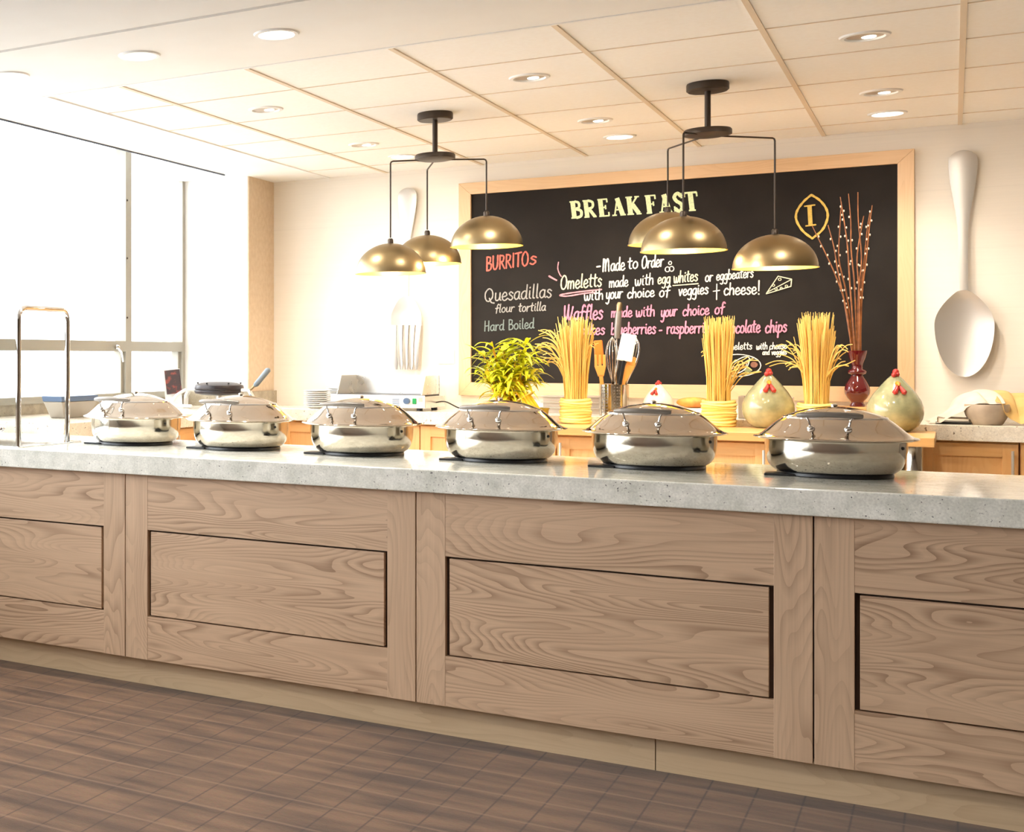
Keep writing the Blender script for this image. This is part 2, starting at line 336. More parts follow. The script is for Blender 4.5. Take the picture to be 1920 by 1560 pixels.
def tag(o, label, cat, group=None, kind=None):
    o['label'] = label; o['category'] = cat
    if group: o['group'] = group
    if kind: o['kind'] = kind
    return o
def thing(name, label, cat, loc=(0, 0, 0), rz=0, group=None):
    o = bpy.data.objects.new(name, None); COL.objects.link(o); o.empty_display_size = 0.05
    o.location = loc; o.rotation_euler = (0, 0, rz); return tag(o, label, cat, group)
def struct(o): o['kind'] = 'structure'; return o
def dup(root, loc, label, rz=None, scale=None):
    r = root.copy(); COL.objects.link(r); r.location = loc; r['label'] = label
    if rz is not None: r.rotation_euler = (0, 0, rz)
    if scale: r.scale = (scale,) * 3
    for ch in list(root.children):
        c = ch.copy(); COL.objects.link(c); c.parent = r
        for g in ch.children:
            d = g.copy(); COL.objects.link(d); d.parent = c
    return r
def crom(pts, k=6):
    """Catmull-Rom through the points"""
    if len(pts) < 3: return pts
    P = [pts[0]] + list(pts) + [pts[-1]]
    if len(pts) > 3 and all(abs(a - b) < 1e-9 for a, b in zip(pts[0], pts[-1])): P[0] = pts[-2]; P[-1] = pts[1]
    out = []
    for i in range(1, len(P) - 2):
        p0, p1, p2, p3 = P[i - 1], P[i], P[i + 1], P[i + 2]
        for j in range(k):
            t = j / k
            out.append(tuple(0.5 * ((2 * b) + (-a + c) * t + (2 * a - 5 * b + 4 * c - d) * t * t + (-a + 3 * b - 3 * c + d) * t ** 3) for a, b, c, d in zip(p0, p1, p2, p3)))
    out.append(tuple(P[-2])); return out

# ------------------------------------------------------------------ room shell
struct(MB().box(XL - 0.3, XR, YB, WY + 0.15, -0.1, 0).build('floor', 'carpet'))
struct(MB().box(XL - 0.3, XR, WY, WY + 0.15, 0, 3.0).build('wall_back', 'wall'))
struct(MB().box(XR, XR + 0.15, YB, WY + 0.15, 0, 3.0).build('wall_right', 'wallr'))
struct(MB().box(XL - 0.3, XR + 0.15, YB - 0.15, YB, 0, 3.0).build('wall_front', 'wallf'))
wl = MB().box(XL - 0.15, XL, YB, WY, 0, 1.03); wl.box(XL - 0.15, XL, YB, WY, 2.70, 3.0); wl.box(XL - 0.15, XL, YB, -2.5, 1.03, 2.70); wl.box(XL - 0.15, XL, 7.80, WY, 1.03, 2.70)
struct(wl.build('wall_left', 'plaster'))
struct(MB().box(XL, -3.846, 7.80, WY, 0, CZ).build('wall_corner', 'plaster'))  # plain white here stands in for strong window light on the pier front
struct(MB().box(-3.846, -3.838, 7.802, WY, 0, CZ).build('wall_corner_side', 'pier'))  # thin facing; its tan colour paints the shade on the pier side
struct(MB().box(-3.6, XR, 5.05, 7.12, 0, 0.006).build('floor_kitchen_bounce', 'kbounce'))  # unseen pale floor, added to bounce the spots up to the ceiling
# ceiling: plaster band in front, tiled field over the kitchen, raised pocket along the windows
TX0, TY0 = -3.433, 4.874
c = MB(); c.box(-3.935, XR, YB, 4.04, CZ, 2.75); c.box(-3.935, XR, 4.07, TY0, CZ, 2.75); c.box(-3.935, XR, 4.04, 4.07, CZ + 0.012, 2.75)
c.box(-3.935, TX0, TY0, WY, CZ, 2.75); c.box(XL, -3.935, 7.64, 7.80, CZ, 2.75); c.box(XL - 0.1, -3.935, YB, 7.64, 2.74, 2.9)
c.box(XL - 0.3, XR, YB, WY, 2.9, 3.0)
struct(c.build('ceiling', 'plaster'))
struct(MB().box(TX0, XR, TY0, WY, CZ + 0.004, 2.75).build('ceiling_tiles', 'tile'))
TEE_X = [-3.035, -2.417, -1.797, -1.185, -0.574, 0.032, 0.645, 1.26]
ROW_Y = [5.40, 6.005, 6.615, 7.225, 7.835]
t = MB()
for x in TEE_X: t.box(x - 0.010, x + 0.010, TY0, WY, CZ - 0.001, CZ + 0.006)
for y in ROW_Y:
    xs = [TX0] + TEE_X + [XR]
    for a, b in zip(xs[:-1], xs[1:]): t.box(a + 0.010, b - 0.010, y - 0.003, y + 0.003, CZ + 0.001, CZ + 0.006)
struct(t.build('trim_1', 'tee'))
t = MB(); t.box(TX0 - 0.012, TX0 + 0.004, TY0 - 0.012, WY, CZ - 0.003, CZ + 0.006); t.box(TX0, XR, TY0 - 0.012, TY0 + 0.004, CZ - 0.003, CZ + 0.006)
struct(t.build('trim_2', 'white'))
struct(MB().box(-3.941, -3.931, 2.0, 7.64, CZ - 0.008, CZ + 0.01).build('trim_3', 'dark'))

# windows along the left wall
def window(n, y0, y1, latch=True):
    m = MB(); x0, x1 = XL - 0.05, XL + 0.03
    fw = 0.035
    m.box(x0, x1, y0, y0 + fw, 1.03, 2.70); m.box(x0, x1, y1 - fw, y1, 1.03, 2.70)
    m.box(x0, x1, y0 + fw, y1 - fw, 1.03, 1.07); m.box(x0, x1, y0 + fw, y1 - fw, 2.66, 2.70); m.box(x0, x1, y0 + fw, y1 - fw, 1.335, 1.40)
    s = 0.028
    m.box(x0 + 0.01, x1 - 0.02, y0 + fw, y0 + fw + s, 1.07, 1.335); m.box(x0 + 0.01, x1 - 0.02, y1 - fw - s, y1 - fw, 1.07, 1.335)
    w = struct(m.build('window_%d' % n, 'alu'))
    g = MB().box(XL - 0.012, XL - 0.006, y0 + fw, y1 - fw, 1.07, 1.335); g.box(XL - 0.012, XL - 0.006, y0 + fw, y1 - fw, 1.40, 2.66)
    g.build('pane', 'glass', w)
    if latch:
        l = MB().ball((XL + 0.045, y1 - 0.16, 1.362), 0.016); l.tube([(XL + 0.04, y1 - 0.16, 1.362), (XL + 0.05, y1 - 0.12, 1.33), (XL + 0.045, y1 - 0.09, 1.27)], 0.006, 6)
        l.build('latch', 'chrome', w, smooth=True)
        h = MB()
        for z in (1.55, 1.93, 2.30): h.ball((XL + 0.031, y1 - 0.02, z), 0.007, 8)
        h.build('screw', 'bronze', w)
window(1, 7.06, 7.80, False); window(2, 5.05, 7.06); window(3, 3.10, 5.05); window(4, 1.20, 3.10); window(5, -0.70, 1.20); window(6, -2.5, -0.70)

# ------------------------------------------------------------------ downlights
def downlight(loc, label, kind, power):
    t = thing('downlight', label, 'ceiling light', loc, 0, 'recessed ceiling lights')
    r = 0.085
    MB().lathe([(r, 0), (r - 0.004, -0.006), (r - 0.018, -0.007), (r - 0.022, 0.0)], 32).build('trim_ring', 'white', t, smooth=True)
    if kind == 'flat':
        MB().lathe([(0, -0.002), (r - 0.021, -0.002), (r - 0.021, -0.0005), (0, -0.0005)], 32).build('lamp', 'lampw', t)
    else:
        e = MB().lathe([(0, -0.004), (0.045, -0.002), (0.063, 0.0)], 28); e.build('eyeball', 'tray', t, smooth=True)
        MB().lathe([(0, -0.006), (0.022, -0.005), (0.024, -0.0035)], 20, (0.012, 0.012, 0)).build('lamp', 'lampw', t)
    ld = bpy.data.lights.new('downlight_lamp', 'SPOT'); ld.energy = power; ld.color = WARM if loc[1] > 5 else (1, 0.92, 0.80)
    ld.spot_size = R(125); ld.spot_blend = 0.8; ld.shadow_soft_size = 0.06
    lo = bpy.data.objects.new('downlight_lamp', ld); COL.objects.link(lo); lo.parent = t; lo.location = (0, 0, -0.03)
    if kind == 'eye': lo.rotation_euler = (R(32), 0, 0)
    return t
for x, lab in ((-3.297, 'round lit downlight nearest the window in the smooth plaster strip'), (-2.655, 'middle of the three lit downlights in the smooth plaster strip'),
               (-2.061, 'lit downlight in the smooth plaster strip, farthest from the windows')):
    downlight((x, 4.42, CZ), lab, 'flat', FRONT_W)
for x, y, lab in ((-2.74, 5.755, 'swivel ceiling spot in the tile row nearest the plaster strip, left of the left pendant'), (-1.495, 5.75, 'swivel ceiling spot between the two pendant clusters, nearest the plaster strip'),
                  (-0.27, 5.735, 'large swivel ceiling spot right of the right pendant canopy'), (-2.74, 7.03, 'swivel ceiling spot just left of the left pendant stem, near the wall'),
                  (-1.493, 6.99, 'swivel ceiling spot above the small lit downlight between the pendants'), (-0.267, 6.99, 'swivel ceiling spot just above the lit downlight near the big spoon')):
    downlight((x, y, CZ + 0.004), lab, 'eye', SPOT_W)
for x, y, lab in ((-2.71, 7.577, 'faint lit downlight close to the wall behind the left pendant arms'), (-1.492, 7.578, 'small lit downlight near the wall, above the chalkboard'), (-0.264, 7.62, 'lit downlight near the wall, left of the big spoon')):
    downlight((x, y, CZ + 0.004), lab, 'flat', SPOT_W)
for y in (2.4, 0.4, -1.6):  # unseen rows of downlights, added to brighten the counter fronts
    for x in (-2.6, -0.6, 1.6): downlight((x, y, CZ), 'unseen downlight added over the dining side to light the counter front', 'flat', FRONT_W)

# ------------------------------------------------------------------ serving counter
S0 = [-3.877, -2.693, -1.517, -0.333, 0.851, 2.035]
FACE = 4.375
labs = ['greyed ash counter front panel unit at the window end of the serving counter', 'greyed ash counter front unit below the second and third chafing dishes from the window',
        'widest looking greyed ash counter front unit, below the fourth and fifth dishes', 'greyed ash counter front unit below the right-hand end of the slab', 'greyed ash counter front unit past the last visible one']
for i in range(4):
    a, b = S0[i] + 0.002, S0[i + 1] - 0.002
    u = thing('counter_cabinet', labs[i], 'counter front', (a, FACE, 0), 0, 'panelled counter front units')
    w = b - a; z0, z1 = 0.108, 0.836; pz0, pz1 = 0.28, 0.62
    MB().box(0.0, w, 0.022, 0.80, z0, z1).build('carcass', 'shadow', u)
    for k, (p, q) in enumerate(((0, 0.10), (w - 0.10, w))):
        MB().box(p, q, 0, 0.022, z0, z1).build('stile', 'ashz', u, bevel=0.0012)
    MB().box(0.10, w - 0.10, 0.0008, 0.022, pz1, z1).build('top_rail', 'ashx', u)
    MB().box(0.10, w - 0.10, 0.0008, 0.022, z0 + 0.0015, pz0).build('bottom_rail', 'ashx', u)
    MB().box(0.10 + 0.013, w - 0.10 - 0.013, 0.004, 0.0215, pz0 + 0.005, pz1 - 0.007).build('panel', 'ashx', u, bevel=0.0015)
p = MB(); p.box(-4.34, -0.766, 4.415, 4.46, 0, 0.112); p.box(-0.763, 2.1, 4.415, 4.46, 0, 0.112)
struct(p.build('baseboard_counter', 'plinth'))
tag(MB().box(-4.33, 2.12, 4.349, 5.25, 0.836, SLAB_T).build('granite_slab', 'granite', bevel=0.004), 'long thick grey speckled granite slab on top of the serving counter', 'countertop')

# ------------------------------------------------------------------ chafing dishes
def chafing(loc, label):
    t = thing('chafing_dish', label, 'chafing dish', loc, 0, 'chafing dishes on the granite counter')
    b = MB().lathe([(0, 0), (0.163, 0), (0.165, 0.003), (0.163, 0.011), (0, 0.011)], 48)
    b.build('base_ring', 'black', t, smooth=True)
    MB().box(-0.188, -0.10, -0.135, -0.055, 0.0, 0.008).build('base_foot', 'black', t, bevel=0.003)
    MB().lathe([(0, 0.0115), (0.158, 0.0115), (0.168, 0.014), (0.178, 0.021), (0.187, 0.033), (0.193, 0.048), (0.197, 0.066), (0.199, 0.088), (0.199, 0.112), (0.2, 0.1165), (0.193, 0.1165), (0.19, 0.085), (0.16, 0.035), (0, 0.022)], 64).build('bowl', 'steel', t, smooth=True)
    ld = MB().lathe([(0.192, 0.117), (0.216, 0.1175), (0.229, 0.120), (0.2325, 0.1225), (0.231, 0.1255), (0.221, 0.1275), (0.207, 0.1355), (0.194, 0.147), (0.181, 0.1595), (0.167, 0.172), (0.153, 0.183), (0.1445, 0.189),
                     (0.1435, 0.1902), (0.130, 0.1965), (0.110, 0.2045), (0.085, 0.2125), (0.06, 0.218), (0.03, 0.2228), (0, 0.224)], 64).build('lid', 'lid', t, smooth=60)
    MB().lathe([(0.1495, 0.1855), (0.1475, 0.1905), (0.143, 0.1925), (0.140, 0.1915)], 64).build('window_ring', 'chrome', ld, smooth=True)
    MB().lathe([(0, 0.224), (0.009, 0.224), (0.010, 0.229), (0.006, 0.233), (0, 0.234)], 16).build('knob', 'chrome', ld, smooth=True)
    hb = MB(); pts = [(x, -0.194 - 0.016 * math.cos(x / 0.088 * PI / 2), 0.200 + 0.004 * math.cos(x / 0.088 * PI / 2)) for x in [(-0.088 + 0.176 * k / 14) for k in range(15)]]
    hb.tube(pts, [0.008] + [0.0115] * 13 + [0.008], 12, flat=0.8)
    h = hb.build('handle', 'handle', t, smooth=True)
    for s in (-1, 1):
        pb = MB().ball((s * 0.05, -0.203, 0.158), 0.0115, 14); pb.tube([(s * 0.05, -0.182, 0.154), (s * 0.05, -0.203, 0.158)], 0.004, 8); pb.tube([(s * 0.05, -0.203, 0.158), (s * 0.056, -0.206, 0.185), (s * 0.066, -0.2, 0.203)], 0.003, 8)
        pb.build('handle_post', 'chrome', h, smooth=True)
    MB().ball((0.187, -0.066, 0.098), 0.006, 8).build('rivet', 'black', t)
    return t
dx = [-2.965, -2.450, -1.921, -1.380, -0.856, -0.315]
dl = ['round steel chafing dish with domed lid nearest the window and the steel loop stand', 'round steel chafing dish, second from the window, before the waffle iron', 'round steel chafing dish in front of the griddle and its control panel',
      'round steel chafing dish in front of the leafy yellow-green plant', 'round steel chafing dish in front of the utensil holder and small white hen', 'round steel chafing dish at the right end, in front of the largest hen']
d0 = chafing((dx[0], 4.905, SLAB_T), dl[0])
for x, l in zip(dx[1:], dl[1:]): dup(d0, (x, 4.905, SLAB_T), l)

# ------------------------------------------------------------------ steel loop guard with clear panel
g = thing('sneeze_guard', 'chrome loop stand with clear panel at the window end of the granite slab', 'sneeze guard', (-3.25, 4.6, SLAB_T))
MB().box(-0.40, 0.022, -0.215, 0.265, 0, 0.005).build('base_plate', 'chrome', g, bevel=0.001)
y0, y1, zt, rr = -0.185, 0.185, 0.595, 0.05
pts = [(0, y0, 0.005)] + [(0, y0, z) for z in (0.2, 0.4)] + [(0, y0 + rr - rr * math.cos(a), zt - rr + rr * math.sin(a)) for a in [k * PI / 16 for k in range(9)]]
pts += [(0, -p[1], p[2]) for p in reversed(pts)]
MB().tube(pts, 0.0120, 14).build('loop', 'chrome', g, smooth=True)
MB().box(-0.62, -0.028, -0.152, -0.146, 0.006, 0.53).build('clear_panel', 'acryl', g)
kb = MB().ball((-0.105, -0.165, 0.075), 0.014, 14); kb.tube([(-0.105, -0.165, 0.075), (-0.105, -0.146, 0.075)], 0.005, 8); kb.build('clamp_knob', 'chrome', g, smooth=True)
kb = MB().tube([(-0.03, -0.149, 0.45), (0, -0.185, 0.45)], 0.004, 8); kb.tube([(-0.03, -0.149, 0.12), (0, -0.185, 0.12)], 0.004, 8); kb.build('bracket', 'chrome', g)

# ------------------------------------------------------------------ pendant clusters
def pendant(loc, label, arms):
    t = thing('pendant_light', label, 'pendant light', loc, 0, 'three-shade brass pendant clusters')
    hz = -0.222
    MB().lathe([(0, 0), (0.083, 0), (0.085, -0.006), (0.085, -0.03), (0.078, -0.036), (0, -0.036)], 40).build('canopy', 'bronze', t, smooth=True)
    MB().tube([(0, 0, -0.035), (0, 0, hz + 0.01)], 0.0125, 14).build('stem', 'bronze', t, smooth=True)
    MB().lathe([(0, hz + 0.018), (0.092, hz + 0.018), (0.096, hz + 0.012), (0.096, hz - 0.006), (0.07, hz - 0.012), (0, hz - 0.014)], 40).build('hub', 'bronze', t, smooth=True)
    for ax, ay, rim in arms:
        d = math.hypot(ax, ay); ux, uy = ax / d, ay / d
        top = rim + 0.158
        a = MB(); q = 0.012
        a.tube([(0, 0, hz - 0.008), (ux * (d - q), uy * (d - q), hz - 0.008), (ux * (d - q * 0.3), uy * (d - q * 0.3), hz - 0.008 - q * 0.3), (ax, ay, hz - 0.008 - q), (ax, ay, top + 0.02)], 0.0040, 8)
        arm = a.build('arm', 'bronze', t, smooth=True)
        r = 0.169; H = 0.150
        prof = [(r * math.sin(u), rim + H * math.cos(u)) for u in [PI / 2 * (1 - k / 14) for k in range(15)]]
        prof[-1] = (0.0, rim + H)
        sh = MB().lathe([(r + 0.003, rim - 0.002), (r + 0.003, rim + 0.002)] + prof, 56, (ax, ay, 0)).build('shade', 'brass', t, smooth=True)
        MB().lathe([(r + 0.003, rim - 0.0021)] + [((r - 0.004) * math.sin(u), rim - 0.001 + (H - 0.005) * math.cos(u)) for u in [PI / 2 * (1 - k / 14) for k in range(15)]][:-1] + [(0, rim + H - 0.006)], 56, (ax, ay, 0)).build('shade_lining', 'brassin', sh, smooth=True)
        MB().lathe([(0, rim + H - 0.001), (0.014, rim + H - 0.001), (0.014, rim + H + 0.018), (0.009, rim + H + 0.024), (0, rim + H + 0.024)], 16, (ax, ay, 0)).build('socket_cap', 'bronze', sh, smooth=True)
        MB().ball((ax, ay, rim + 0.052), 0.032, 16).build('bulb', 'bulb', sh, smooth=True)
        ld = bpy.data.lights.new('pendant_lamp', 'POINT'); ld.energy = PEND_W; ld.color = (1, 0.86, 0.68); ld.shadow_soft_size = 0.02
        lo = bpy.data.objects.new('pendant_lamp', ld); COL.objects.link(lo); lo.parent = t; lo.location = (ax, ay, rim - 0.006 + 0.012)
pendant((-2.100, 6.335, CZ + 0.004), 'brass dome pendant cluster on the left, in front of the wall fork', [(-0.200, -0.075, 1.713 - CZ), (-0.147, 0.319, 1.782 - CZ), (0.213, 0.131, 1.843 - CZ)])
pendant((-0.885, 6.333, CZ + 0.004), 'brass dome pendant cluster on the right, in front of the chalkboard heading', [(0.235, 0.250, 1.693 - CZ), (-0.074, -0.151, 1.757 - CZ), (-0.210, 0.298, 1.826 - CZ)])

# ------------------------------------------------------------------ rear counters
L = MB(); L.box(-3.836, 2.2, 7.66, WY, 0.892, GT); L.box(XL, -3.836, 7.66, 7.798, 0.892, GT); L.box(XL, -3.62, 5.3, 7.66, 0.892, GT)
tag(L.build('granite_worktop', 'granite2', bevel=0.003), 'pale speckled granite worktop along the back wall and under the windows', 'countertop')
bs = MB(); bs.box(XL, XL + 0.02, 5.3, 7.798, GT, 1.055); bs.box(XL + 0.02, -3.816, 7.778, 7.798, GT, 1.068); bs.box(-3.836, -3.816, 7.798, WY, GT, 1.068)
tag(bs.build('backsplash', 'splash'), 'low tan stone upstand around the window worktop and corner pier', 'backsplash')

def cabinet(loc, w, dep, z1, label, ndoors=1, handles='L', rz=0, drawer=False):
    """front at local y = 0, facing -y"""
    t = thing('wood_cabinet', label, 'cabinet', loc, rz, 'honey maple base cabinets')
    MB().box(0, w, 0.02, dep, 0.08, z1).build('carcass', 'maplez', t)
    MB().box(0.0, w, 0.06, dep, 0.0, 0.08).build('plinth', 'shadow', t)
    dw = w / ndoors
    for k in range(ndoors):
        a, b = k * dw + 0.003, (k + 1) * dw - 0.003
        ztop = z1 - 0.012; fr = 0.062
        d = MB()
        d.box(a, a + fr, 0, 0.02, 0.10, ztop); d.box(b - fr, b, 0, 0.02, 0.10, ztop)
        dd = d.build('door', 'maplez', t, bevel=0.0015)
        MB().box(a + fr, b - fr, 0.0005, 0.02, ztop - 0.062, ztop).build('door_rail', 'maplex', dd); MB().box(a + fr, b - fr, 0.0005, 0.02, 0.10, 0.165).build('door_rail', 'maplex', dd)
        MB().box(a + fr, b - fr, 0.011, 0.0199, 0.165, ztop - 0.062).build('door_panel', 'maplez', dd)
        side = handles[k] if k < len(handles) else 'L'
        hx = a + 0.022 if side == 'L' else b - 0.022
        h = MB(); h.tube([(hx, -0.03, ztop - 0.19), (hx, -0.03, ztop - 0.03)], 0.0065, 10)
        h.tube([(hx, 0, ztop - 0.17), (hx, -0.03, ztop - 0.17)], 0.004, 8); h.tube([(hx, 0, ztop - 0.05), (hx, -0.03, ztop - 0.05)], 0.004, 8)
        h.build('handle', 'pull', dd, smooth=True)
    return t
cabinet((-3.56, 7.70, 0), 0.60, 0.48, 0.892, 'honey maple base cabinet in the window corner, below the plate stacks', 2, 'RL')
cabinet((-2.955, 7.70, 0), 0.62, 0.48, 0.892, 'honey maple base cabinet below the griddle', 2, 'LR')
cabinet((-2.2, 7.12, 0), 0.484, 0.52, 0.890, 'honey maple cabinet under the wooden table, below the leafy plant', 1, 'L')
cabinet((-1.712, 7.12, 0), 0.990, 0.52, 0.890, 'wide honey maple cabinet with two doors under the middle of the wooden table', 2, 'LR')
cabinet((-0.718, 7.12, 0), 0.49, 0.52, 0.890, 'honey maple cabinet under the wooden table, below the two celadon hens', 1, 'L')
cabinet((-0.145, 7.70, 0), 0.405, 0.48, 0.892, 'honey maple cabinet right of the steel table leg, below the draped bowl', 1, 'R')
cabinet((0.264, 7.70, 0), 0.62, 0.48, 0.892, 'honey maple cabinet at the right edge of the photo, under the granite', 1, 'L')
cabinet((-3.66, 5.31, 0), 2.30, 0.66, 0.892, 'honey maple cabinet run under the window worktop', 4, 'LRLR', R(90))

t = thing('butcher_block_table', 'honey coloured butcher block table top on steel legs, below the chalkboard', 'table', (0, 0, 0))
MB().box(-2.25, -0.065, 7.05, 7.655, 0.891, WT).build('table_top', 'butcher', t, bevel=0.004)
for x, y in ((-0.146, 7.125), (-2.222, 7.085)):
    rr = 0.036 if x > -1 else 0.018
    MB().lathe([(0, 0), (rr * 1.1, 0), (rr * 1.1, 0.02), (rr, 0.025), (rr, 0.765), (rr * 1.06, 0.77), (rr * 1.06, 0.78), (rr, 0.785), (rr, 0.891), (0, 0.891)], 28, (x, y, 0)).build('leg', 'steel', t, smooth=True)

# ------------------------------------------------------------------ chalkboard
BX0, BX1, BZ0, BZ1 = -2.476, -0.238, 1.140, 2.320
OX0, OX1, OZ0, OZ1 = -2.552, -0.164, 1.058, 2.393
cb = thing('chalkboard', 'big framed chalkboard menu headed BREAKFAST on the back wall', 'chalkboard', (0, 0, 0))
MB().box(BX0 - 0.01, BX1 + 0.01, 8.168, WY, BZ0 - 0.01, BZ1 + 0.01).build('slate', 'board', cb)
for poly, mt in (([(OX0, OZ1), (OX1, OZ1), (BX1, BZ1), (BX0, BZ1)], 'oakx'), ([(OX0, OZ0), (BX0, BZ0), (BX1, BZ0), (OX1, OZ0)], 'oakx'), ([(OX0, OZ0), (OX0, OZ1), (BX0, BZ1), (BX0, BZ0)], 'oakz'), ([(OX1, OZ0), (BX1, BZ0), (BX1, BZ1), (OX1, OZ1)], 'oakz')):
    MB().prism(poly, 8.150, WY).build('frame_rail', mt, cb, bevel=0.002)

BOWL_A = [(.42, .48), (.25, .56), (.06, .40), (.05, .14), (.20, 0), (.37, .14), (.42, .48)]
G = {
 'a': (.52, [BOWL_A, [(.43, .54), (.42, .12), (.52, .02)]]), 'b': (.50, [[(.07, 1), (.06, .02)], [(.06, .32), (.22, .55), (.43, .40), (.40, .10), (.20, -.02), (.06, .12)]]),
 'c': (.46, [[(.42, .44), (.25, .56), (.05, .34), (.10, .05), (.28, -.02), (.46, .12)]]), 'd': (.54, [BOWL_A, [(.46, 1), (.44, .1), (.54, .02)]]),
 'e': (.48, [[(.07, .24), (.38, .32), (.36, .5), (.20, .56), (.04, .32), (.10, .05), (.28, -.02), (.48, .12)]]), 'f': (.42, [[(.46, .88), (.34, 1), (.23, .85), (.20, .4), (.18, -.08)], [(.02, .5), (.42, .55)]]),
 'g': (.50, [BOWL_A, [(.43, .54), (.43, -.2), (.30, -.44), (.08, -.36)]]), 'h': (.50, [[(.07, 1), (.05, 0)], [(.06, .3), (.22, .55), (.38, .48), (.42, 0)]]),
 'i': (.24, [[(.10, .55), (.10, .1), (.20, .02)], [(.10, .76), (.12, .80)]]), 'k': (.46, [[(.07, 1), (.05, 0)], [(.40, .55), (.08, .25)], [(.15, .3), (.44, 0)]]), 'l': (.24, [[(.11, 1), (.09, .12), (.20, .02)]]),
 'm': (.72, [[(.05, .55), (.05, 0)], [(.05, .35), (.20, .55), (.31, .42), (.32, 0)], [(.32, .35), (.47, .55), (.60, .42), (.63, 0)]]), 'n': (.50, [[(.05, .55), (.05, 0)], [(.05, .32), (.22, .55), (.38, .46), (.42, 0)]]),
 'o': (.50, [[(.25, .56), (.06, .40), (.06, .12), (.25, -.01), (.43, .14), (.42, .42), (.25, .56)]]), 'p': (.50, [[(.07, .55), (.05, -.44)], [(.06, .3), (.22, .55), (.43, .40), (.40, .10), (.20, -.02), (.06, .14)]]),
 'r': (.40, [[(.05, .55), (.07, 0)], [(.07, .3), (.20, .53), (.38, .52)]]), 's': (.42, [[(.38, .46), (.20, .57), (.08, .42), (.30, .25), (.36, .1), (.20, -.02), (.03, .08)]]),
 't': (.38, [[(.17, .9), (.16, .12), (.32, .02)], [(.0, .60), (.36, .64)]]), 'u': (.52, [[(.05, .55), (.06, .12), (.20, 0), (.38, .16), (.42, .55)], [(.42, .55), (.43, .1), (.52, .02)]]),
 'v': (.44, [[(.04, .55), (.20, 0)], [(.20, 0), (.40, .56)]]), 'w': (.68, [[(.04, .55), (.10, .08), (.22, .0), (.32, .2), (.33, .45)], [(.33, .45), (.38, .08), (.48, 0), (.60, .2), (.62, .56)]]),
 'y': (.50, [[(.05, .55), (.08, .16), (.22, .04), (.38, .2), (.42, .55)], [(.42, .55), (.42, -.2), (.28, -.44), (.08, -.34)]]),
 'M': (.90, [[(.05, 0), (.08, .98)], [(.08, .98), (.25, .9), (.32, .5), (.34, .02)], [(.34, .4), (.50, .95), (.66, .85), (.70, .4), (.74, 0)]]), 'O': (.66, [[(.32, 1), (.06, .7), (.06, .22), (.28, -.02), (.55, .2), (.56, .72), (.32, 1)]]),
 'W': (.95, [[(.04, .98), (.10, .3), (.22, .02), (.36, .3), (.42, 1.05)], [(.42, .9), (.48, .2), (.60, .02), (.74, .35), (.84, .9)]]), 'H': (.62, [[(.08, 1), (.06, 0)], [(.50, 1), (.49, 0)], [(.07, .5), (.5, .53)]]),
 'B': (.58, [[(.08, .98), (.10, -.02)], [(.08, .98), (.40, .92), (.38, .6), (.12, .52)], [(.12, .52), (.50, .42), (.45, .06), (.10, -.02)]]), 'Q': (.82, [[(.36, .9), (.06, .62), (.10, .16), (.36, -.02), (.66, .26), (.64, .68), (.36, .9)], [(.42, .2), (.60, -.1), (.84, -.16)]]),
 'U': (.60, [[(.06, 1), (.08, .25), (.26, 0), (.48, .25), (.52, 1)]]), 'R': (.58, [[(.08, .98), (.08, 0)], [(.08, .98), (.44, .88), (.38, .55), (.10, .48)], [(.2, .5), (.54, 0)]]), 'I': (.26, [[(.12, 1), (.12, 0)]]), 'T': (.58, [[(.28, .96), (.27, 0)], [(.0, .96), (.58, 1)]]),
 'S': (.42, [[(.38, .50), (.20, .60), (.07, .46), (.32, .27), (.37, .12), (.20, -.02), (.03, .08)]]), '!': (.24, [[(.12, 1.1), (.14, .25)], [(.15, .0), (.17, -.04), (.14, -.05), (.15, 0)]]), '-': (.4, [[(.05, .3), (.32, .32)]]), ' ': (.34, []),
}
def ribbon(mb, pts, w, y, caps=True):
    """a chalk stroke: a strip of width w following pts (x, z), with round ends"""
    P = [Vector((a, b)) for a, b in pts]; n = len(P)
    if n < 2: return
    Ls = []; Rs = []
    for i in range(n):
        t = P[min(i + 1, n - 1)] - P[max(i - 1, 0)]
        if t.length < 1e-9: t = Vector((1, 0))
        t.normalize(); nn = Vector((-t.y, t.x)); h = w * 0.46 * (1 + (0.14 if caps else 0.03) * math.sin(i * 1.7 + P[0].x * 40))
        Ls.append(P[i] + nn * h); Rs.append(P[i] - nn * h)
    vs = []; fs = []
    for a, b in zip(Ls, Rs): vs += [(a.x, y, a.y), (b.x, y, b.y)]
    for i in range(n - 1): fs.append((2 * i, 2 * i + 1, 2 * i + 3, 2 * i + 2))
    mb.add(vs, fs)
    for c, d, yo in ((P[0], P[0] - P[1], 0.000007), (P[-1], P[-1] - P[-2], 0.000013)) if caps else ():
        a0 = math.atan2(d.y, d.x); r_ = w * 0.46          # a half disc past the end, not overlapping the strip
        mb.add([(c.x + r_ * math.cos(a0 + PI * (k / 6 - 0.5)), y - yo, c.y + r_ * math.sin(a0 + PI * (k / 6 - 0.5))) for k in range(7)], [tuple(range(7))])
CY = [8.1672]
def nexty(): CY[0] -= 0.00002; return CY[0]
def write(mb, text, x0, z0, x1, z1, h, w, slant=0.10, xs=1.0):
    W = sum(G[c][0] for c in text) + 0.06 * (len(text) - 1)
    sx = (x1 - x0) / W; cx = 0.0
    for c in text:
        adv, strokes = G[c]
        for s in strokes:
            pts = []
            for px, py in crom(s, 5):
                u = (cx + px) * sx
                pts.append((x0 + u + py * h * slant, z0 + (z1 - z0) * u / (x1 - x0) + py * h))
            ribbon(mb, pts, w, nexty())
        cx += adv + 0.06
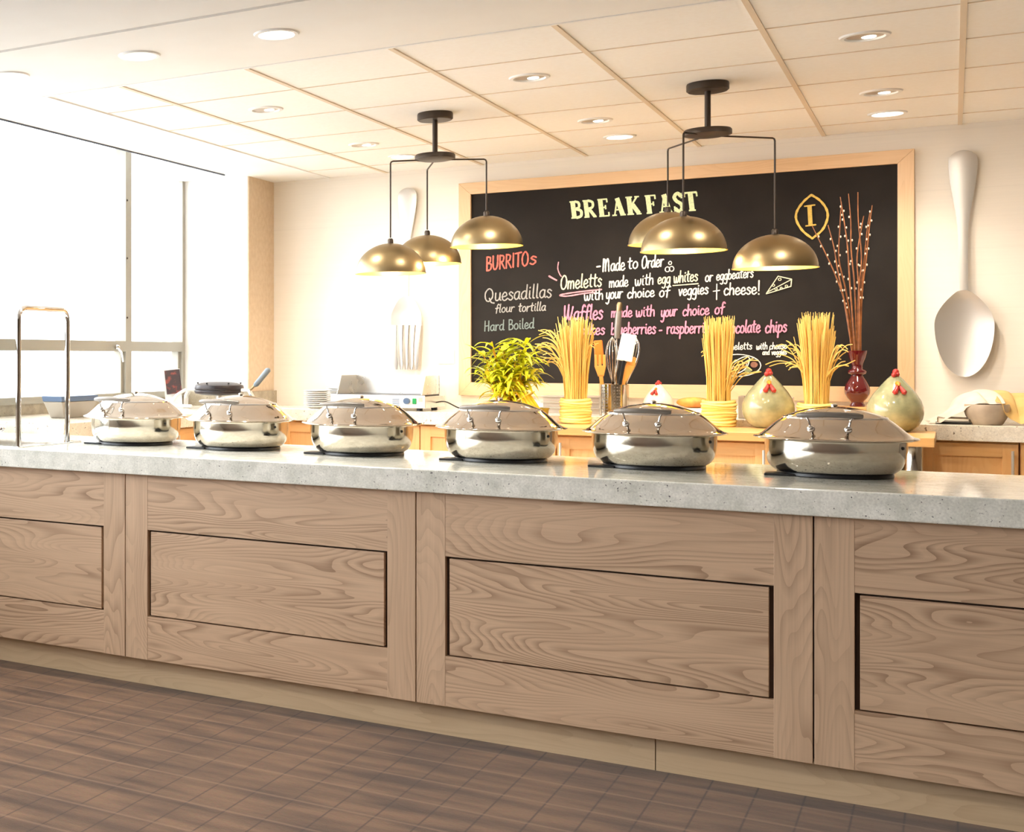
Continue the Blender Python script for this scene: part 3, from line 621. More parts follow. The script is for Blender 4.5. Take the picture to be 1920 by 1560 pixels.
def lettering(name, fn, mat, label):
    mb = MB(); fn(mb); o = mb.build(name, CH[mat], cb, fix=False); o['label'] = label
    return o
def serif_text(mb, spec, x0, z0, x1, z1, h0, h1):
    """bold slab-serif capitals; spec: letter -> strokes (points, width) in a 1-high box"""
    for ch, a, b in spec:
        for s, w in SER[ch]:
            pts = []
            for px, py in s:
                f = a + (b - a) * (0.05 + 0.90 * px); xx = x0 + (x1 - x0) * f; hh = h0 + (h1 - h0) * f
                pts.append((xx + (py - .5) * -.012, z0 + (z1 - z0) * f + py * hh))
            ribbon(mb, pts, w, nexty(), False)
TK, TN = 0.028, 0.0095
SER = {
 'B': [([(.28, .02), (.28, .98)], TK), ([(0, .97), (.5, .97)], TN), ([(0, .03), (.5, .03)], TN), (crom([(.45, .97), (.8, .88), (.78, .62), (.4, .54)]), .016), (crom([(.4, .54), (.92, .42), (.88, .12), (.45, .03)]), .018)],
 'R': [([(.24, .02), (.24, .98)], TK), ([(0, .97), (.5, .97)], TN), ([(0, .03), (.42, .03)], TN), (crom([(.4, .97), (.78, .86), (.74, .58), (.36, .5)]), .016), ([(.45, .5), (.86, .03)], .020), ([(.74, .03), (1.0, .03)], TN)],
 'E': [([(.26, .02), (.26, .98)], TK), ([(0, .97), (.9, .97)], TN), ([(0, .03), (.95, .03)], TN), ([(.86, .97), (.86, .78)], TN), ([(.92, .03), (.92, .24)], TN), ([(.3, .5), (.66, .52)], TN), ([(.68, .4), (.68, .64)], TN)],
 'A': [([(.2, .03), (.52, .98)], TN), ([(.50, .98), (.78, .03)], TK), ([(.32, .33), (.64, .33)], TN), ([(.02, .03), (.36, .03)], TN), ([(.60, .03), (1.0, .03)], TN)],
 'K': [([(.24, .02), (.24, .98)], TK), ([(0, .97), (.48, .97)], TN), ([(0, .03), (.48, .03)], TN), ([(.3, .45), (.8, .95)], .011), ([(.45, .56), (.84, .05)], TK * .9), ([(.64, .97), (.98, .97)], TN), ([(.66, .03), (1.02, .03)], TN)],
 'F': [([(.28, .02), (.28, .98)], TK), ([(0, .97), (.95, .97)], TN), ([(0, .03), (.5, .03)], TN), ([(.9, .97), (.9, .76)], TN), ([(.3, .5), (.68, .52)], TN), ([(.70, .4), (.70, .64)], TN)],
 'S': [(crom([(.88, .80), (.55, .98), (.18, .80), (.35, .58), (.75, .42), (.86, .2), (.5, .02), (.12, .2)]), .021), ([(.9, .98), (.9, .70)], TN), ([(.1, .02), (.1, .3)], TN)],
 'T': [([(.5, .02), (.5, .98)], TK), ([(.04, .96), (.96, .96)], TN * 1.3), ([(.06, .97), (.05, .74)], TN), ([(.94, .97), (.95, .74)], TN), ([(.26, .03), (.76, .03)], TN)],
 'I': [([(.5, .03), (.5, .97)], .020), ([(.15, .97), (.85, .97)], .008), ([(.15, .03), (.85, .03)], .008)],
}
def f_breakfast(mb):
    serif_text(mb, [('B', 0, .10), ('R', .105, .215), ('E', .225, .32), ('A', .325, .445), ('K', .445, .565), ('F', .595, .69), ('A', .69, .80), ('S', .805, .885), ('T', .885, 1.0)], -1.888, 2.132, -1.186, 2.136, .104, .110)
lettering('heading', f_breakfast, 'green', 'pale green BREAKFAST heading')
lettering('menu_line', lambda mb: write(mb, 'BURRITO', -2.386, 1.838, -2.128, 1.862, .085, .0105, .02) or write(mb, 'S', -2.122, 1.866, -2.084, 1.870, .078, .0105), 'red', 'red BURRITOs line')
def f_ques(mb):
    write(mb, 'Quesadillas', -2.396, 1.646, -1.993, 1.662, .086, .0085, .06)
    write(mb, 'flour', -2.331, 1.574, -2.215, 1.580, .052, .0068, .12); write(mb, 'tortilla', -2.190, 1.578, -2.028, 1.582, .054, .0075, .12)
lettering('menu_line', f_ques, 'grey', 'grey Quesadillas flour tortilla lines')
lettering('menu_line', lambda mb: write(mb, 'Hard Boiled', -2.396, 1.460, -2.095, 1.476, .062, .0075, .02), 'teal', 'dim teal Hard Boiled line behind the plant')
def f_made(mb):
    write(mb, 'Made', -1.702, 1.806, -1.580, 1.812, .076, .0085, .03); write(mb, 'to', -1.563, 1.816, -1.508, 1.820, .070, .0085, .05); write(mb, 'Order', -1.488, 1.816, -1.372, 1.826, .072, .0085, .06)
    ribbon(mb, [(-1.734, 1.836), (-1.716, 1.838)], .010, nexty())
    for cx_, cz_, r in ((-1.336, 1.842, .008), (-1.350, 1.806, .012), (-1.328, 1.808, .012)): ribbon(mb, [(cx_ + r * math.cos(k * PI / 6), cz_ + r * 1.2 * math.sin(k * PI / 6)) for k in range(13)], .006, nexty())
lettering('menu_line', f_made, 'white', 'white Made to Order line')
lettering('menu_line', lambda mb: write(mb, 'Omeletts', -1.941, 1.708, -1.708, 1.720, .082, .0085, .06), 'cream', 'cream Omeletts')
def f_mw(mb):
    write(mb, 'made', -1.666, 1.711, -1.562, 1.716, .064, .0075, .04); write(mb, 'with', -1.526, 1.716, -1.424, 1.722, .066, .0075, .06)
    write(mb, 'or', -1.154, 1.728, -1.116, 1.730, .060, .0075, .06); write(mb, 'eggbeaters', -1.097, 1.734, -0.912, 1.746, .055, .0070, .06)
    write(mb, 'with', -1.807, 1.636, -1.698, 1.642, .062, .0080, .04); write(mb, 'your', -1.684, 1.642, -1.594, 1.648, .066, .0080, .10); write(mb, 'choice', -1.566, 1.645, -1.420, 1.652, .060, .0080, .06)
    write(mb, 'of', -1.394, 1.648, -1.340, 1.650, .062, .0080, .08); write(mb, 'veggies', -1.292, 1.652, -1.138, 1.660, .062, .0080, .06); write(mb, 'cheese!', -1.059, 1.650, -0.880, 1.652, .066, .0080, .04)
    ribbon(mb, [(-1.094, 1.712), (-1.095, 1.624)], .006, nexty()); ribbon(mb, [(-1.112, 1.672), (-1.080, 1.676)], .006, nexty())
lettering('menu_line', f_mw, 'white', 'white lines about omeletts with your choice of veggies and cheese')
lettering('menu_line', lambda mb: write(mb, 'egg', -1.402, 1.724, -1.335, 1.727, .062, .0075, .06), 'cream', 'yellowish word egg')
def f_egg(mb):
    write(mb, 'whites', -1.318, 1.726, -1.192, 1.735, .066, .0075, .06)
lettering('menu_line', f_egg, 'cream', 'yellowish word whites')
lettering('chalk_stroke', lambda mb: ribbon(mb, [(-1.320, 1.711), (-1.255, 1.714), (-1.190, 1.718)], .007, nexty()), 'cream', 'underline below the word whites')
def f_pu(mb):
    ribbon(mb, crom([(-1.708, 1.700), (-1.80, 1.693), (-1.90, 1.682), (-1.945, 1.672), (-1.90, 1.666), (-1.80, 1.680), (-1.74, 1.684)]), .009, nexty())
    ribbon(mb, crom([(-1.952, 1.872), (-1.956, 1.835), (-1.946, 1.802), (-1.936, 1.786)]), .007, nexty()); ribbon(mb, [(-2.006, 1.790), (-1.985, 1.776), (-1.964, 1.764)], .011, nexty())
lettering('chalk_stroke', f_pu, 'rose', 'pink underline and accent strokes')
def f_waf(mb):
    write(mb, 'Waffles', -1.924, 1.520, -1.702, 1.526, .088, .0100, .08)
    write(mb, 'made', -1.654, 1.534, -1.540, 1.536, .062, .0085, .06); write(mb, 'with', -1.520, 1.534, -1.417, 1.538, .064, .0085, .06); write(mb, 'your', -1.385, 1.530, -1.301, 1.538, .066, .0085, .10)
    write(mb, 'choice', -1.270, 1.536, -1.134, 1.542, .062, .0085, .06); write(mb, 'of', -1.105, 1.542, -1.057, 1.548, .062, .0085, .06)
    write(mb, 'pancakes', -1.920, 1.432, -1.690, 1.434, .066, .0085, .06); write(mb, 'blueberries', -1.655, 1.432, -1.412, 1.436, .068, .0085, .06); ribbon(mb, [(-1.392, 1.452), (-1.380, 1.453)], .009, nexty())
    write(mb, 'raspberries', -1.354, 1.434, -1.112, 1.438, .068, .0085, .06); ribbon(mb, [(-1.096, 1.448), (-1.084, 1.449)], .009, nexty())
    write(mb, 'chocolate', -1.068, 1.432, -0.878, 1.438, .070, .0085, .06); write(mb, 'chips', -0.853, 1.434, -0.749, 1.440, .068, .0085, .06)
lettering('menu_line', f_waf, 'pink', 'pink Waffles lines with the berry and chocolate choices')
def f_small(mb):
    write(mb, 'omeletts', -1.050, 1.339, -0.918, 1.343, .040, .0055, .06); write(mb, 'with', -0.897, 1.340, -0.842, 1.343, .038, .0055, .06); write(mb, 'cheese', -0.832, 1.342, -0.749, 1.346, .036, .0055, .06)
    write(mb, 'and', -0.866, 1.311, -0.832, 1.312, .030, .005, .06); write(mb, 'veggies', -0.822, 1.311, -0.749, 1.314, .030, .005, .06)
    el = lambda cx_, cz_, a, b, k: [(cx_ + a * math.cos(u * PI / 12), cz_ + b * math.sin(u * PI / 12)) for u in range(25)]
    ribbon(mb, el(-0.990, 1.252, .116, .062, 0), .0055, nexty()); ribbon(mb, crom([(-1.03, 1.215), (-0.985, 1.21), (-0.945, 1.24), (-0.93, 1.29), (-0.955, 1.30), (-1.0, 1.275), (-1.04, 1.24), (-1.03, 1.215)]), .006, nexty())
    for k in range(5): ribbon(mb, crom([(-1.02 + k * .018, 1.222 + k * .006), (-1.012 + k * .018, 1.245 + k * .007), (-0.998 + k * .016, 1.238 + k * .008)]), .004, nexty())
lettering('chalk_drawing', f_small, 'white', 'small white plate drawing and caption')
lettering('chalk_drawing', lambda mb: mb.add([(-0.908 + .018 * math.cos(k * PI / 8), 8.1640, 1.256 + .017 * math.sin(k * PI / 8)) for k in range(16)], [tuple(range(16))]), 'brown', 'brown tomato dot on the drawn plate')
lettering('chalk_drawing', lambda mb: mb.add([(-0.937 + .020 * math.cos(k * PI / 8), 8.1639, 1.224 + .012 * math.sin(k * PI / 8)) for k in range(16)], [tuple(range(16))]), 'sage', 'green dot on the drawn plate')
def f_logo(mb):
    ribbon(mb, crom([(-0.631, 2.184), (-0.668, 2.150), (-0.699, 2.100), (-0.702, 2.050), (-0.672, 1.990), (-0.627, 1.946)]), .0125, nexty()); ribbon(mb, crom([(-0.631, 2.184), (-0.590, 2.150), (-0.560, 2.100), (-0.556, 2.050), (-0.580, 1.990), (-0.627, 1.946)]), .0125, nexty())
    ribbon(mb, [(-0.635, 2.018), (-0.640, 2.126)], .022, nexty(), False); ribbon(mb, [(-0.662, 2.124), (-0.616, 2.128)], .009, nexty()); ribbon(mb, [(-0.656, 2.016), (-0.612, 2.020)], .009, nexty())
lettering('chalk_emblem', f_logo, 'gold', 'gold leaf-shaped emblem round a capital I')
def f_cheese(mb):
    for s in ([(-0.847, 1.652), (-0.790, 1.746)], [(-0.790, 1.746), (-0.725, 1.727)], [(-0.725, 1.727), (-0.728, 1.688)], [(-0.728, 1.688), (-0.847, 1.650)], [(-0.840, 1.660), (-0.725, 1.726)]): ribbon(mb, s, .0055, nexty())
    for cx_, cz_, r in ((-0.782, 1.728, .007), (-0.812, 1.696, .006), (-0.800, 1.676, .006), (-0.775, 1.680, .005), (-0.750, 1.690, .006)): ribbon(mb, [(cx_ + r * math.cos(k * PI / 4), cz_ + r * math.sin(k * PI / 4)) for k in range(9)], .004, nexty())
lettering('chalk_drawing', f_cheese, 'cream', 'cream drawing of a cheese wedge')

# ------------------------------------------------------------------ giant spoon and fork on the wall
def loft(mb, secs, yb, n=14, thick=0.010):
    """secs: (z, x centre, half width, forward offset, dish) -> front skin with its back skin behind"""
    rows = []
    for z, xc, hw, fo, dish in secs:
        rows.append([(xc + hw * math.sin(PI / 2 * (2 * k / n - 1)), yb - fo + dish * (1 - (math.sin(PI / 2 * (2 * k / n - 1))) ** 2), z) for k in range(n + 1)])
    m = len(rows); vs = [p for r in rows for p in r]; vs += [(x, y + thick, z) for x, y, z in vs]
    o = m * (n + 1); fs = []
    for i in range(m - 1):
        for k in range(n):
            a = i * (n + 1) + k; b = a + n + 1
            fs.append((a, a + 1, b + 1, b)); fs.append((o + a, o + b, o + b + 1, o + a + 1))
    edge = [k for k in range(n + 1)] + [i * (n + 1) + n for i in range(1, m)] + [(m - 1) * (n + 1) + k for k in range(n - 1, -1, -1)] + [i * (n + 1) for i in range(m - 2, 0, -1)]
    for a, b in zip(edge, edge[1:] + edge[:1]): fs.append((a, b, o + b, o + a))
    mb.add(vs, fs)
def handle_secs(xc, z_top, z_neck, wt, wn):
    out = []
    for k in range(36):
        t = 0.075 * (1 - math.cos(PI / 2 * k / 12)) if k < 12 else 0.075 + 0.925 * (k - 12) / 23
        z = z_top + (z_neck - z_top) * t
        if t < 0.075: w = wt * math.sqrt(max(0.0, 1 - ((0.075 - t) / 0.075) ** 2))
        else:
            u = min(1, (t - 0.075) / 0.55); w = wt + (wn - wt) * (u * u * (3 - 2 * u))
        out.append((z, xc, max(w, 0.002), 0.035 + 0.02 * t, -0.008 * min(1, w / wt)))
    return out
sp = thing('wall_spoon', 'giant satin metal spoon hung on the wall right of the chalkboard', 'wall decoration', (0, 0, 0))
m = MB(); loft(m, handle_secs(0.044, 2.366, 1.64, 0.062, 0.021), WY); m.build('spoon_handle', 'satin', sp, smooth=True)
m = MB(); secs = []
for k in range(41):
    t = (1 - math.cos(PI * k / 40)) / 2; z = 1.642 - (1.642 - 1.197) * t
    if t < 0.40: w = 0.021 + 0.105 * math.sin(PI / 2 * t / 0.40) ** 0.85
    else: w = 0.126 * math.sqrt(max(0.0004, 1 - ((t - 0.40) / 0.60) ** 2))
    e_ = max(0.0, math.sin(PI * min(1, t ** 0.8)))
    secs.append((z, 0.047 + 0.004 * t, w, 0.055 + 0.004 * e_, 0.044 * e_ ** 0.8 - 0.006 * max(0, 1 - t / 0.1)))
loft(m, secs, WY, 20); m.build('spoon_bowl', 'satin', sp, smooth=60)
MB().tube([(0.044, WY, 2.25), (0.044, WY - 0.03, 2.25)], 0.01, 10).build('hanger', 'satin', sp)
fk = thing('wall_fork', 'giant satin metal fork hung on the wall behind the left pendant cluster', 'wall decoration', (0, 0, 0))
m = MB(); loft(m, handle_secs(-2.884, 2.392, 1.69, 0.062, 0.015), WY); m.build('fork_handle', 'satin', fk, smooth=True)
m = MB(); secs = []
for k in range(13):
    t = k / 12; z = 1.692 - (1.692 - 1.50) * t
    w = 0.015 + (0.100 - 0.015) * min(1, (t / 0.62)) ** 0.55 if t < .62 else 0.100
    secs.append((z, -2.885, w, 0.055, 0.012 * min(1, t * 2)))
loft(m, secs, WY, 16); m.build('fork_head', 'satin', fk, smooth=60)
for k in range(5):
    u = (k - 2) / 2; s2 = []
    for j in range(9):
        t = j / 8
        s2.append((1.505 - (1.505 - 1.218) * t, -2.885 + u * (0.082 - 0.016 * t), 0.0165 * (1 - 0.25 * t) * (1 if j < 8 else 0.45), 0.055 + 0.012 * math.sin(PI * t), 0.012 * (1 - u * u) * (1 - t * .5) - 0.002))
    m = MB(); loft(m, s2, WY, 6); m.build('tine', 'satin', fk, smooth=60)
MB().tube([(-2.884, WY, 2.27), (-2.884, WY - 0.03, 2.27)], 0.01, 10).build('hanger', 'satin', fk)
ou = thing('wall_outlet', 'white double power outlet on the wall left of the chalkboard', 'outlet', (-2.642, WY, 1.30))
MB().box(-0.052, 0.052, -0.007, 0, -0.045, 0.045).build('cover_plate', 'white', ou, bevel=0.003)
for x in (-0.024, 0.024):
    k = MB(); k.box(x - 0.012, x + 0.012, -0.0085, -0.007, -0.02, 0.02); kk = k.build('socket', 'white', ou)
    s = MB(); s.box(x - 0.006, x - 0.004, -0.009, -0.0085, -0.004, 0.008); s.box(x + 0.004, x + 0.006, -0.009, -0.0085, -0.004, 0.008); s.build('slot', 'handle', kk)

# ------------------------------------------------------------------ straw sheaves on the wooden table
def sheaf(loc, label, rb, rw, rt, h, band, band_r, nst, strays, seed, lean=0):
    random.seed(seed)
    t = thing('straw_sheaf', label, 'dried straw', loc, 0, 'standing sheaves of dried straw')
    m = MB()
    for i in range(nst):
        a = random.uniform(0, 2 * PI); q = math.sqrt(random.random())
        dx_, dy_ = math.cos(a) * q, math.sin(a) * q
        tw = random.uniform(-.25, .25); a2 = a + tw
        hh = h * random.uniform(.80, 1.03); out = rt * q * random.uniform(.75, 1.45)
        pts = []
        for z in (0, .3, .55, .8, 1.0):
            r = rb * q * (1 - z / .3) + rw * q * (z / .3) if z <= .3 else rw * q + (out - rw * q) * ((z - .3) / .7) ** 1.6
            aa = a + tw * z
            pts.append((math.cos(aa) * r + lean * z, math.sin(aa) * r, max(0.004, hh * z)))
        m.tube(pts, [.0032, .003, .0028, .0026, .0014], 4)
    for ang, z0, rad, zt in strays:
        pts = crom([(math.cos(ang) * rw * .9, math.sin(ang) * rw * .9, z0), (math.cos(ang) * (rw + rad * .35), math.sin(ang) * (rw + rad * .35), z0 + (zt - z0) * .68), (math.cos(ang) * (rw + rad * .7), math.sin(ang) * (rw + rad * .7), zt - .01), (math.cos(ang) * (rw + rad), math.sin(ang) * (rw + rad), zt + random.uniform(-.03, .015))], 4)
        m.tube(pts, .0024, 4)
    o = m.build('straw', 'straw', t, smooth=True); o['kind'] = 'stuff'
    b = MB(); zb, zt = band; nr = 9
    for k in range(nr):
        z = zb + (zt - zb) * (k + .5) / nr; r = band_r * (1 + .04 * math.sin(k * 2.1)); th = (zt - zb) / nr * .62
        b.tube([(r * math.cos(u), r * math.sin(u), z + .004 * math.sin(u * 2 + k)) for u in [2 * PI * j / 28 for j in range(29)]], th, 6, caps=False)
    b.lathe([(0, max(zb, 0)), (band_r, max(zb, 0)), (band_r, zt), (band_r - .012, zt)], 28)
    b.build('rope_binding', 'strawband', t, smooth=True)
    return t
def fan(n, lo, hi, seed, base=0.25, top=0.45, ext=(.08, .22)):
    random.seed(seed); return [(random.uniform(lo, hi), base + random.uniform(0, .12), random.uniform(*ext), random.uniform(base + .12, top)) for _ in range(n)]
s1 = fan(26, PI - .7, PI + .7, 3, .22, .52, (.05, .17)) + fan(8, -.5, .4, 4, .30, .54, (.02, .07))
sheaf((-1.690, 7.44, WT), 'rope-bound straw sheaf right of the leafy plant, its straws fanning left', .060, .056, .078, .57, (.004, .135), .074, 230, s1, 11)
s2 = fan(14, -.8, .3, 5, .16, .36, (.06, .15)) + fan(4, PI - .3, PI + .4, 6, .25, .42, (.01, .04))
sheaf((-1.004, 7.56, WT), 'straw sheaf in the middle, left of the first celadon hen', .060, .056, .064, .565, (.004, .135), .076, 230, s2, 12)
s3 = fan(20, PI - .9, PI + .6, 8, .20, .44, (.06, .19)) + fan(14, -.7, .6, 9, .20, .44, (.05, .14))
sheaf((-0.560, 7.53, WT), 'straw sheaf between the two celadon hens, its straws fanning to both sides', .058, .052, .075, .575, (.004, .130), .080, 230, s3, 13)

# ------------------------------------------------------------------ ceramic hens
def hen(loc, label, mat, rz, s=1.0):
    t = thing('ceramic_hen', label, 'hen figurine', loc, rz, 'ceramic hens behind the dishes')
    body = MB().lathe([(0, 0), (.052, 0), (.075, .010), (.098, .032), (.114, .062), (.120, .092), (.118, .122), (.108, .152), (.090, .184), (.068, .214), (.047, .240), (.032, .258), (.020, .270), (.010, .277), (0, .279)], 48)
    for i, (x, y, z) in enumerate(body.v): body.v[i] = (x * s, y * s * .96, z * s)
    body.build('body', mat, t, smooth=True)
    c = MB()
    for dx_, dy, dz, r in ((-.008, -.020, .277, .012), (.002, -.006, .291, .0145), (.010, .012, .280, .012), (.007, -.016, .279, .010)): c.ball((dx_ * s, dy * s, dz * s), r * s, 12, 1, 1, 1.1)
    c.build('comb', 'red', t, smooth=True)
    b = MB(); b.tube([(0, -.050 * s, .236 * s), (0, -.066 * s, .233 * s), (0, -.080 * s, .226 * s)], [.011 * s, .010 * s, .002 * s], 10); b.build('beak', 'orange', t, smooth=True)
    for sgn in (-1, 1):
        w = MB(); w.tube([(sgn * .004 * s, -.066 * s, .226 * s), (sgn * .011 * s, -.082 * s, .208 * s), (sgn * .020 * s, -.094 * s, .192 * s), (sgn * .023 * s, -.098 * s, .186 * s)], [.0055 * s, .010 * s, .012 * s, .004 * s], 10)
        w.build('wattle', 'red', t, smooth=True)
hen((-0.775, 7.545, WT), 'celadon glazed hen with red comb between two straw sheaves', 'hen', R(10))
hen((-0.230, 7.520, WT), 'largest looking celadon glazed hen, at the right end of the wooden table', 'hen', R(14))
hen((-1.335, 7.80, GT), 'small white hen with red comb peeping over the fifth chafing dish lid', 'henw', R(-12), .66)

# ------------------------------------------------------------------ red vase with willow
bx = thing('wooden_riser', 'low wooden block under the red vase on the back worktop', 'riser', (-0.43, 7.93, GT))
MB().box(-0.20, 0.20, -0.11, 0.13, 0, 0.072).build('block', 'butcher', bx, bevel=0.004)
VZ = GT + 0.072
v = thing('red_vase', 'ruby red glazed vase with a beaded neck holding willow twigs', 'vase', (-0.408, 7.95, VZ))
vm = MB().lathe([(0, 0), (.034, 0), (.036, .008), (.028, .018), (.030, .028), (.046, .046), (.057, .068), (.059, .085), (.054, .108), (.042, .135), (.030, .155), (.025, .166), (.040, .172), (.043, .182), (.039, .190), (.026, .196), (.024, .212), (.028, .228), (.038, .255), (.044, .282), (.045, .292), (.041, .292), (.034, .26), (.022, .225), (0, .215)], 48)
vm.build('vessel', 'vase', v, smooth=60)
random.seed(21)
def twig(x0, pts, label, n_b):
    t = thing('willow_twig', label, 'twig', (-0.408, 7.95, VZ + .218), 0, 'pussy willow twigs in the red vase')
    P = crom([(x0, 0, 0.0)] + pts, 6)
    m = MB(); k = len(P); m.tube(P, [.0050 - .0030 * i / k for i in range(k)], 6); s = m.build('stem', 'bark', t, smooth=True)
    b = MB()
    for i in range(n_b):
        u = .25 + .74 * i / n_b; q = P[int(u * (k - 1))]; sg = -1 if i % 2 else 1
        b.ball((q[0] + sg * .006, q[1] - .003, q[2]), .0045, 8, .8, .8, 1.5)
    b.build('catkins', 'catkin', t, smooth=True)
TW = [([(-.050, -.01, .30), (-.092, -.03, .46), (-.145, -.04, .60), (-.200, -.05, .735)], 'willow twig bending farthest left across the emblem', 9),
      ([(-.056, .00, .32), (-.088, .01, .50), (-.105, .01, .62), (-.132, .01, .74)], 'short willow twig forking left below the emblem', 6),
      ([(-.045, .01, .35), (-.082, .02, .55), (-.080, .02, .70), (-.072, .02, .86)], 'tall dark willow twig standing leftmost of the upright ones', 9),
      ([(-.030, -.02, .40), (-.042, -.03, .62), (-.058, -.03, .76), (-.074, -.03, .88)], 'thick orange willow twig leaning slightly left', 10),
      ([(-.012, .02, .40), (-.028, .02, .60), (-.030, .02, .75), (-.040, .02, .90)], 'tall pale willow twig rising through the middle of the bunch', 4),
      ([(.004, .01, .35), (.018, .02, .55), (.004, .02, .75), (.002, .02, .905)], 'thin bare-tipped willow twig, tallest of the bunch', 3),
      ([(.010, -.01, .35), (.000, -.02, .55), (.018, -.02, .70), (.030, -.02, .775)], 'short willow twig with a white catkin at its tip', 6),
      ([(.020, .00, .35), (.040, .00, .55), (.052, .00, .70), (.066, .00, .83)], 'thick willow twig leaning right', 12),
      ([(.014, .02, .35), (.030, .03, .55), (.042, .03, .70), (.055, .03, .80)], 'thin willow twig just behind the thick right one', 4)]
for i, (p, l, n) in enumerate(TW): twig(-.016 + .004 * i, p, l, n)

# ------------------------------------------------------------------ utensil holder
hx, hy, hr, hh = -1.566, 7.80, .078, .176
t = thing('utensil_holder', 'perforated steel utensil holder crammed with kitchen tools', 'utensil holder', (hx, hy, GT))
MB().lathe([(0, 0), (hr, 0), (hr, hh), (hr - .003, hh), (hr - .003, .004), (0, .004)], 48).build('canister', 'steel', t, smooth=True)
hm = MB()
for grp in (-2.05, -1.15):
    for i in range(3):
        for j in range(9):
            a = grp + (i - 1) * .19; z = .02 + j * .0175
            hm.tube([(math.cos(a) * (hr - .001), math.sin(a) * (hr - .001), z), (math.cos(a) * (hr + .0012), math.sin(a) * (hr + .0012), z)], .0042, 8)
hm.build('perforations', 'handle', t)
def whisk(x, y, lean, label, top):
    w = thing('whisk', label, 'whisk', (hx + x, hy + y, GT + .006), 0, 'kitchen tools in the holder')
    MB().tube([(0, 0, 0), (lean * .3, 0, .16)], .009, 10).build('handle', 'steel', w, smooth=True)
    m = MB(); c0 = Vector((lean * .3, 0, .155))
    for k in range(7):
        a = PI * k / 7; R_ = .036
        pts = []
        for j in range(19):
            u = j / 18; s = math.sin(PI * u); hgt = (1 - abs(2 * u - 1)) ; side = (1 if u < .5 else -1)
            rad = R_ * math.sin(PI * min(1, (hgt * .98)) ** 1.35) ** .8 if 0 < hgt < 1 else 0
            z = (top - .155) * hgt ** .9
            pts.append((c0.x + lean * .7 * hgt + side * rad * math.cos(a), c0.y + side * rad * math.sin(a), c0.z + z))
        m.tube(pts, .0016, 5)
    m.build('wires', 'wire', w, smooth=True)
whisk(-.010, .03, -.005, 'balloon whisk standing upright in the middle of the holder', .44)
whisk(.030, .02, .085, 'balloon whisk leaning right behind the white spatula', .43)
def tool(name, label, cat, x, y): return thing(name, label, cat, (hx + x, hy + y, GT + .006), 0, 'kitchen tools in the holder')
def leanbox(mb, p0, p1, w0, w1, th):
    p0, p1 = Vector(p0), Vector(p1); t_ = (p1 - p0).normalized(); s = t_.cross(Vector((0, 1, 0))).normalized(); n = t_.cross(s)
    vs = []
    for p, w in ((p0, w0), (p1, w1)):
        for a, b in ((-1, -1), (1, -1), (1, 1), (-1, 1)): vs.append(p + s * a * w / 2 + n * b * th / 2)
    mb.add(vs, [(0, 1, 2, 3), (7, 6, 5, 4), (0, 4, 5, 1), (1, 5, 6, 2), (2, 6, 7, 3), (3, 7, 4, 0)])
s = tool('spatula', 'white silicone spatula with black handle in the holder', 'spatula', .01, -.035)
m = MB(); leanbox(m, (0, 0, 0), (.052, 0, .31), .016, .018, .010); m.build('handle', 'black', s, bevel=.003)
m = MB(); leanbox(m, (.051, 0, .302), (.078, 0, .452), .082, .078, .012); m.build('blade', 'silicone', s, bevel=.005)
s = tool('spatula', 'orange silicone spatula behind the first straw sheaf', 'spatula', -.045, .03)
m = MB(); leanbox(m, (0, 0, 0), (-.038, 0, .29), .014, .014, .010); m.build('handle', 'beech', s)
m = MB(); leanbox(m, (-.037, 0, .285), (-.046, 0, .42), .052, .046, .012); m.build('blade', 'silorange', s, bevel=.005)
s = tool('wooden_fork', 'wooden slotted fork with three prongs at the left of the holder', 'wooden fork', -.04, -.03)
m = MB(); leanbox(m, (0, 0, 0), (-.022, 0, .22), .018, .020, .010); m.build('handle', 'beech', s)
m = MB(); leanbox(m, (-.022, 0, .215), (-.026, 0, .275), .030, .062, .010)
for k in (-1, 0, 1): leanbox(m, (-.026 + k * .022, 0, .272), (-.028 + k * .023, 0, .338), .016, .011, .009)
m.build('pronged_head', 'beech', s, bevel=.002)
s = tool('wooden_spatula', 'flat wooden spatula leaning right out of the holder', 'wooden spatula', .03, -.02)
m = MB(); leanbox(m, (0, 0, 0), (.028, 0, .20), .016, .018, .009); m.build('handle', 'beech', s)
m = MB(); leanbox(m, (.027, 0, .195), (.060, 0, .28), .030, .048, .008); leanbox(m, (.060, 0, .28), (.078, 0, .325), .048, .030, .008); m.build('blade', 'beech', s, bevel=.003)
s = tool('ladle', 'tall tool with dark handle and brass tip, highest in the holder', 'ladle', -.005, .05)
m = MB(); m.tube([(0, 0, 0), (.012, 0, .44)], .006, 8); m.build('shaft', 'steel', s)
m = MB(); m.tube([(.012, 0, .43), (.014, 0, .48), (.020, 0, .57), (.022, 0, .59)], [.016, .019, .017, .014], 12); m.build('handle', 'handle', s, smooth=True)
m = MB(); m.tube([(.022, 0, .588), (.024, 0, .62), (.026, 0, .635)], [.015, .017, .010], 12); m.build('handle_tip', 'brass', s, smooth=True)

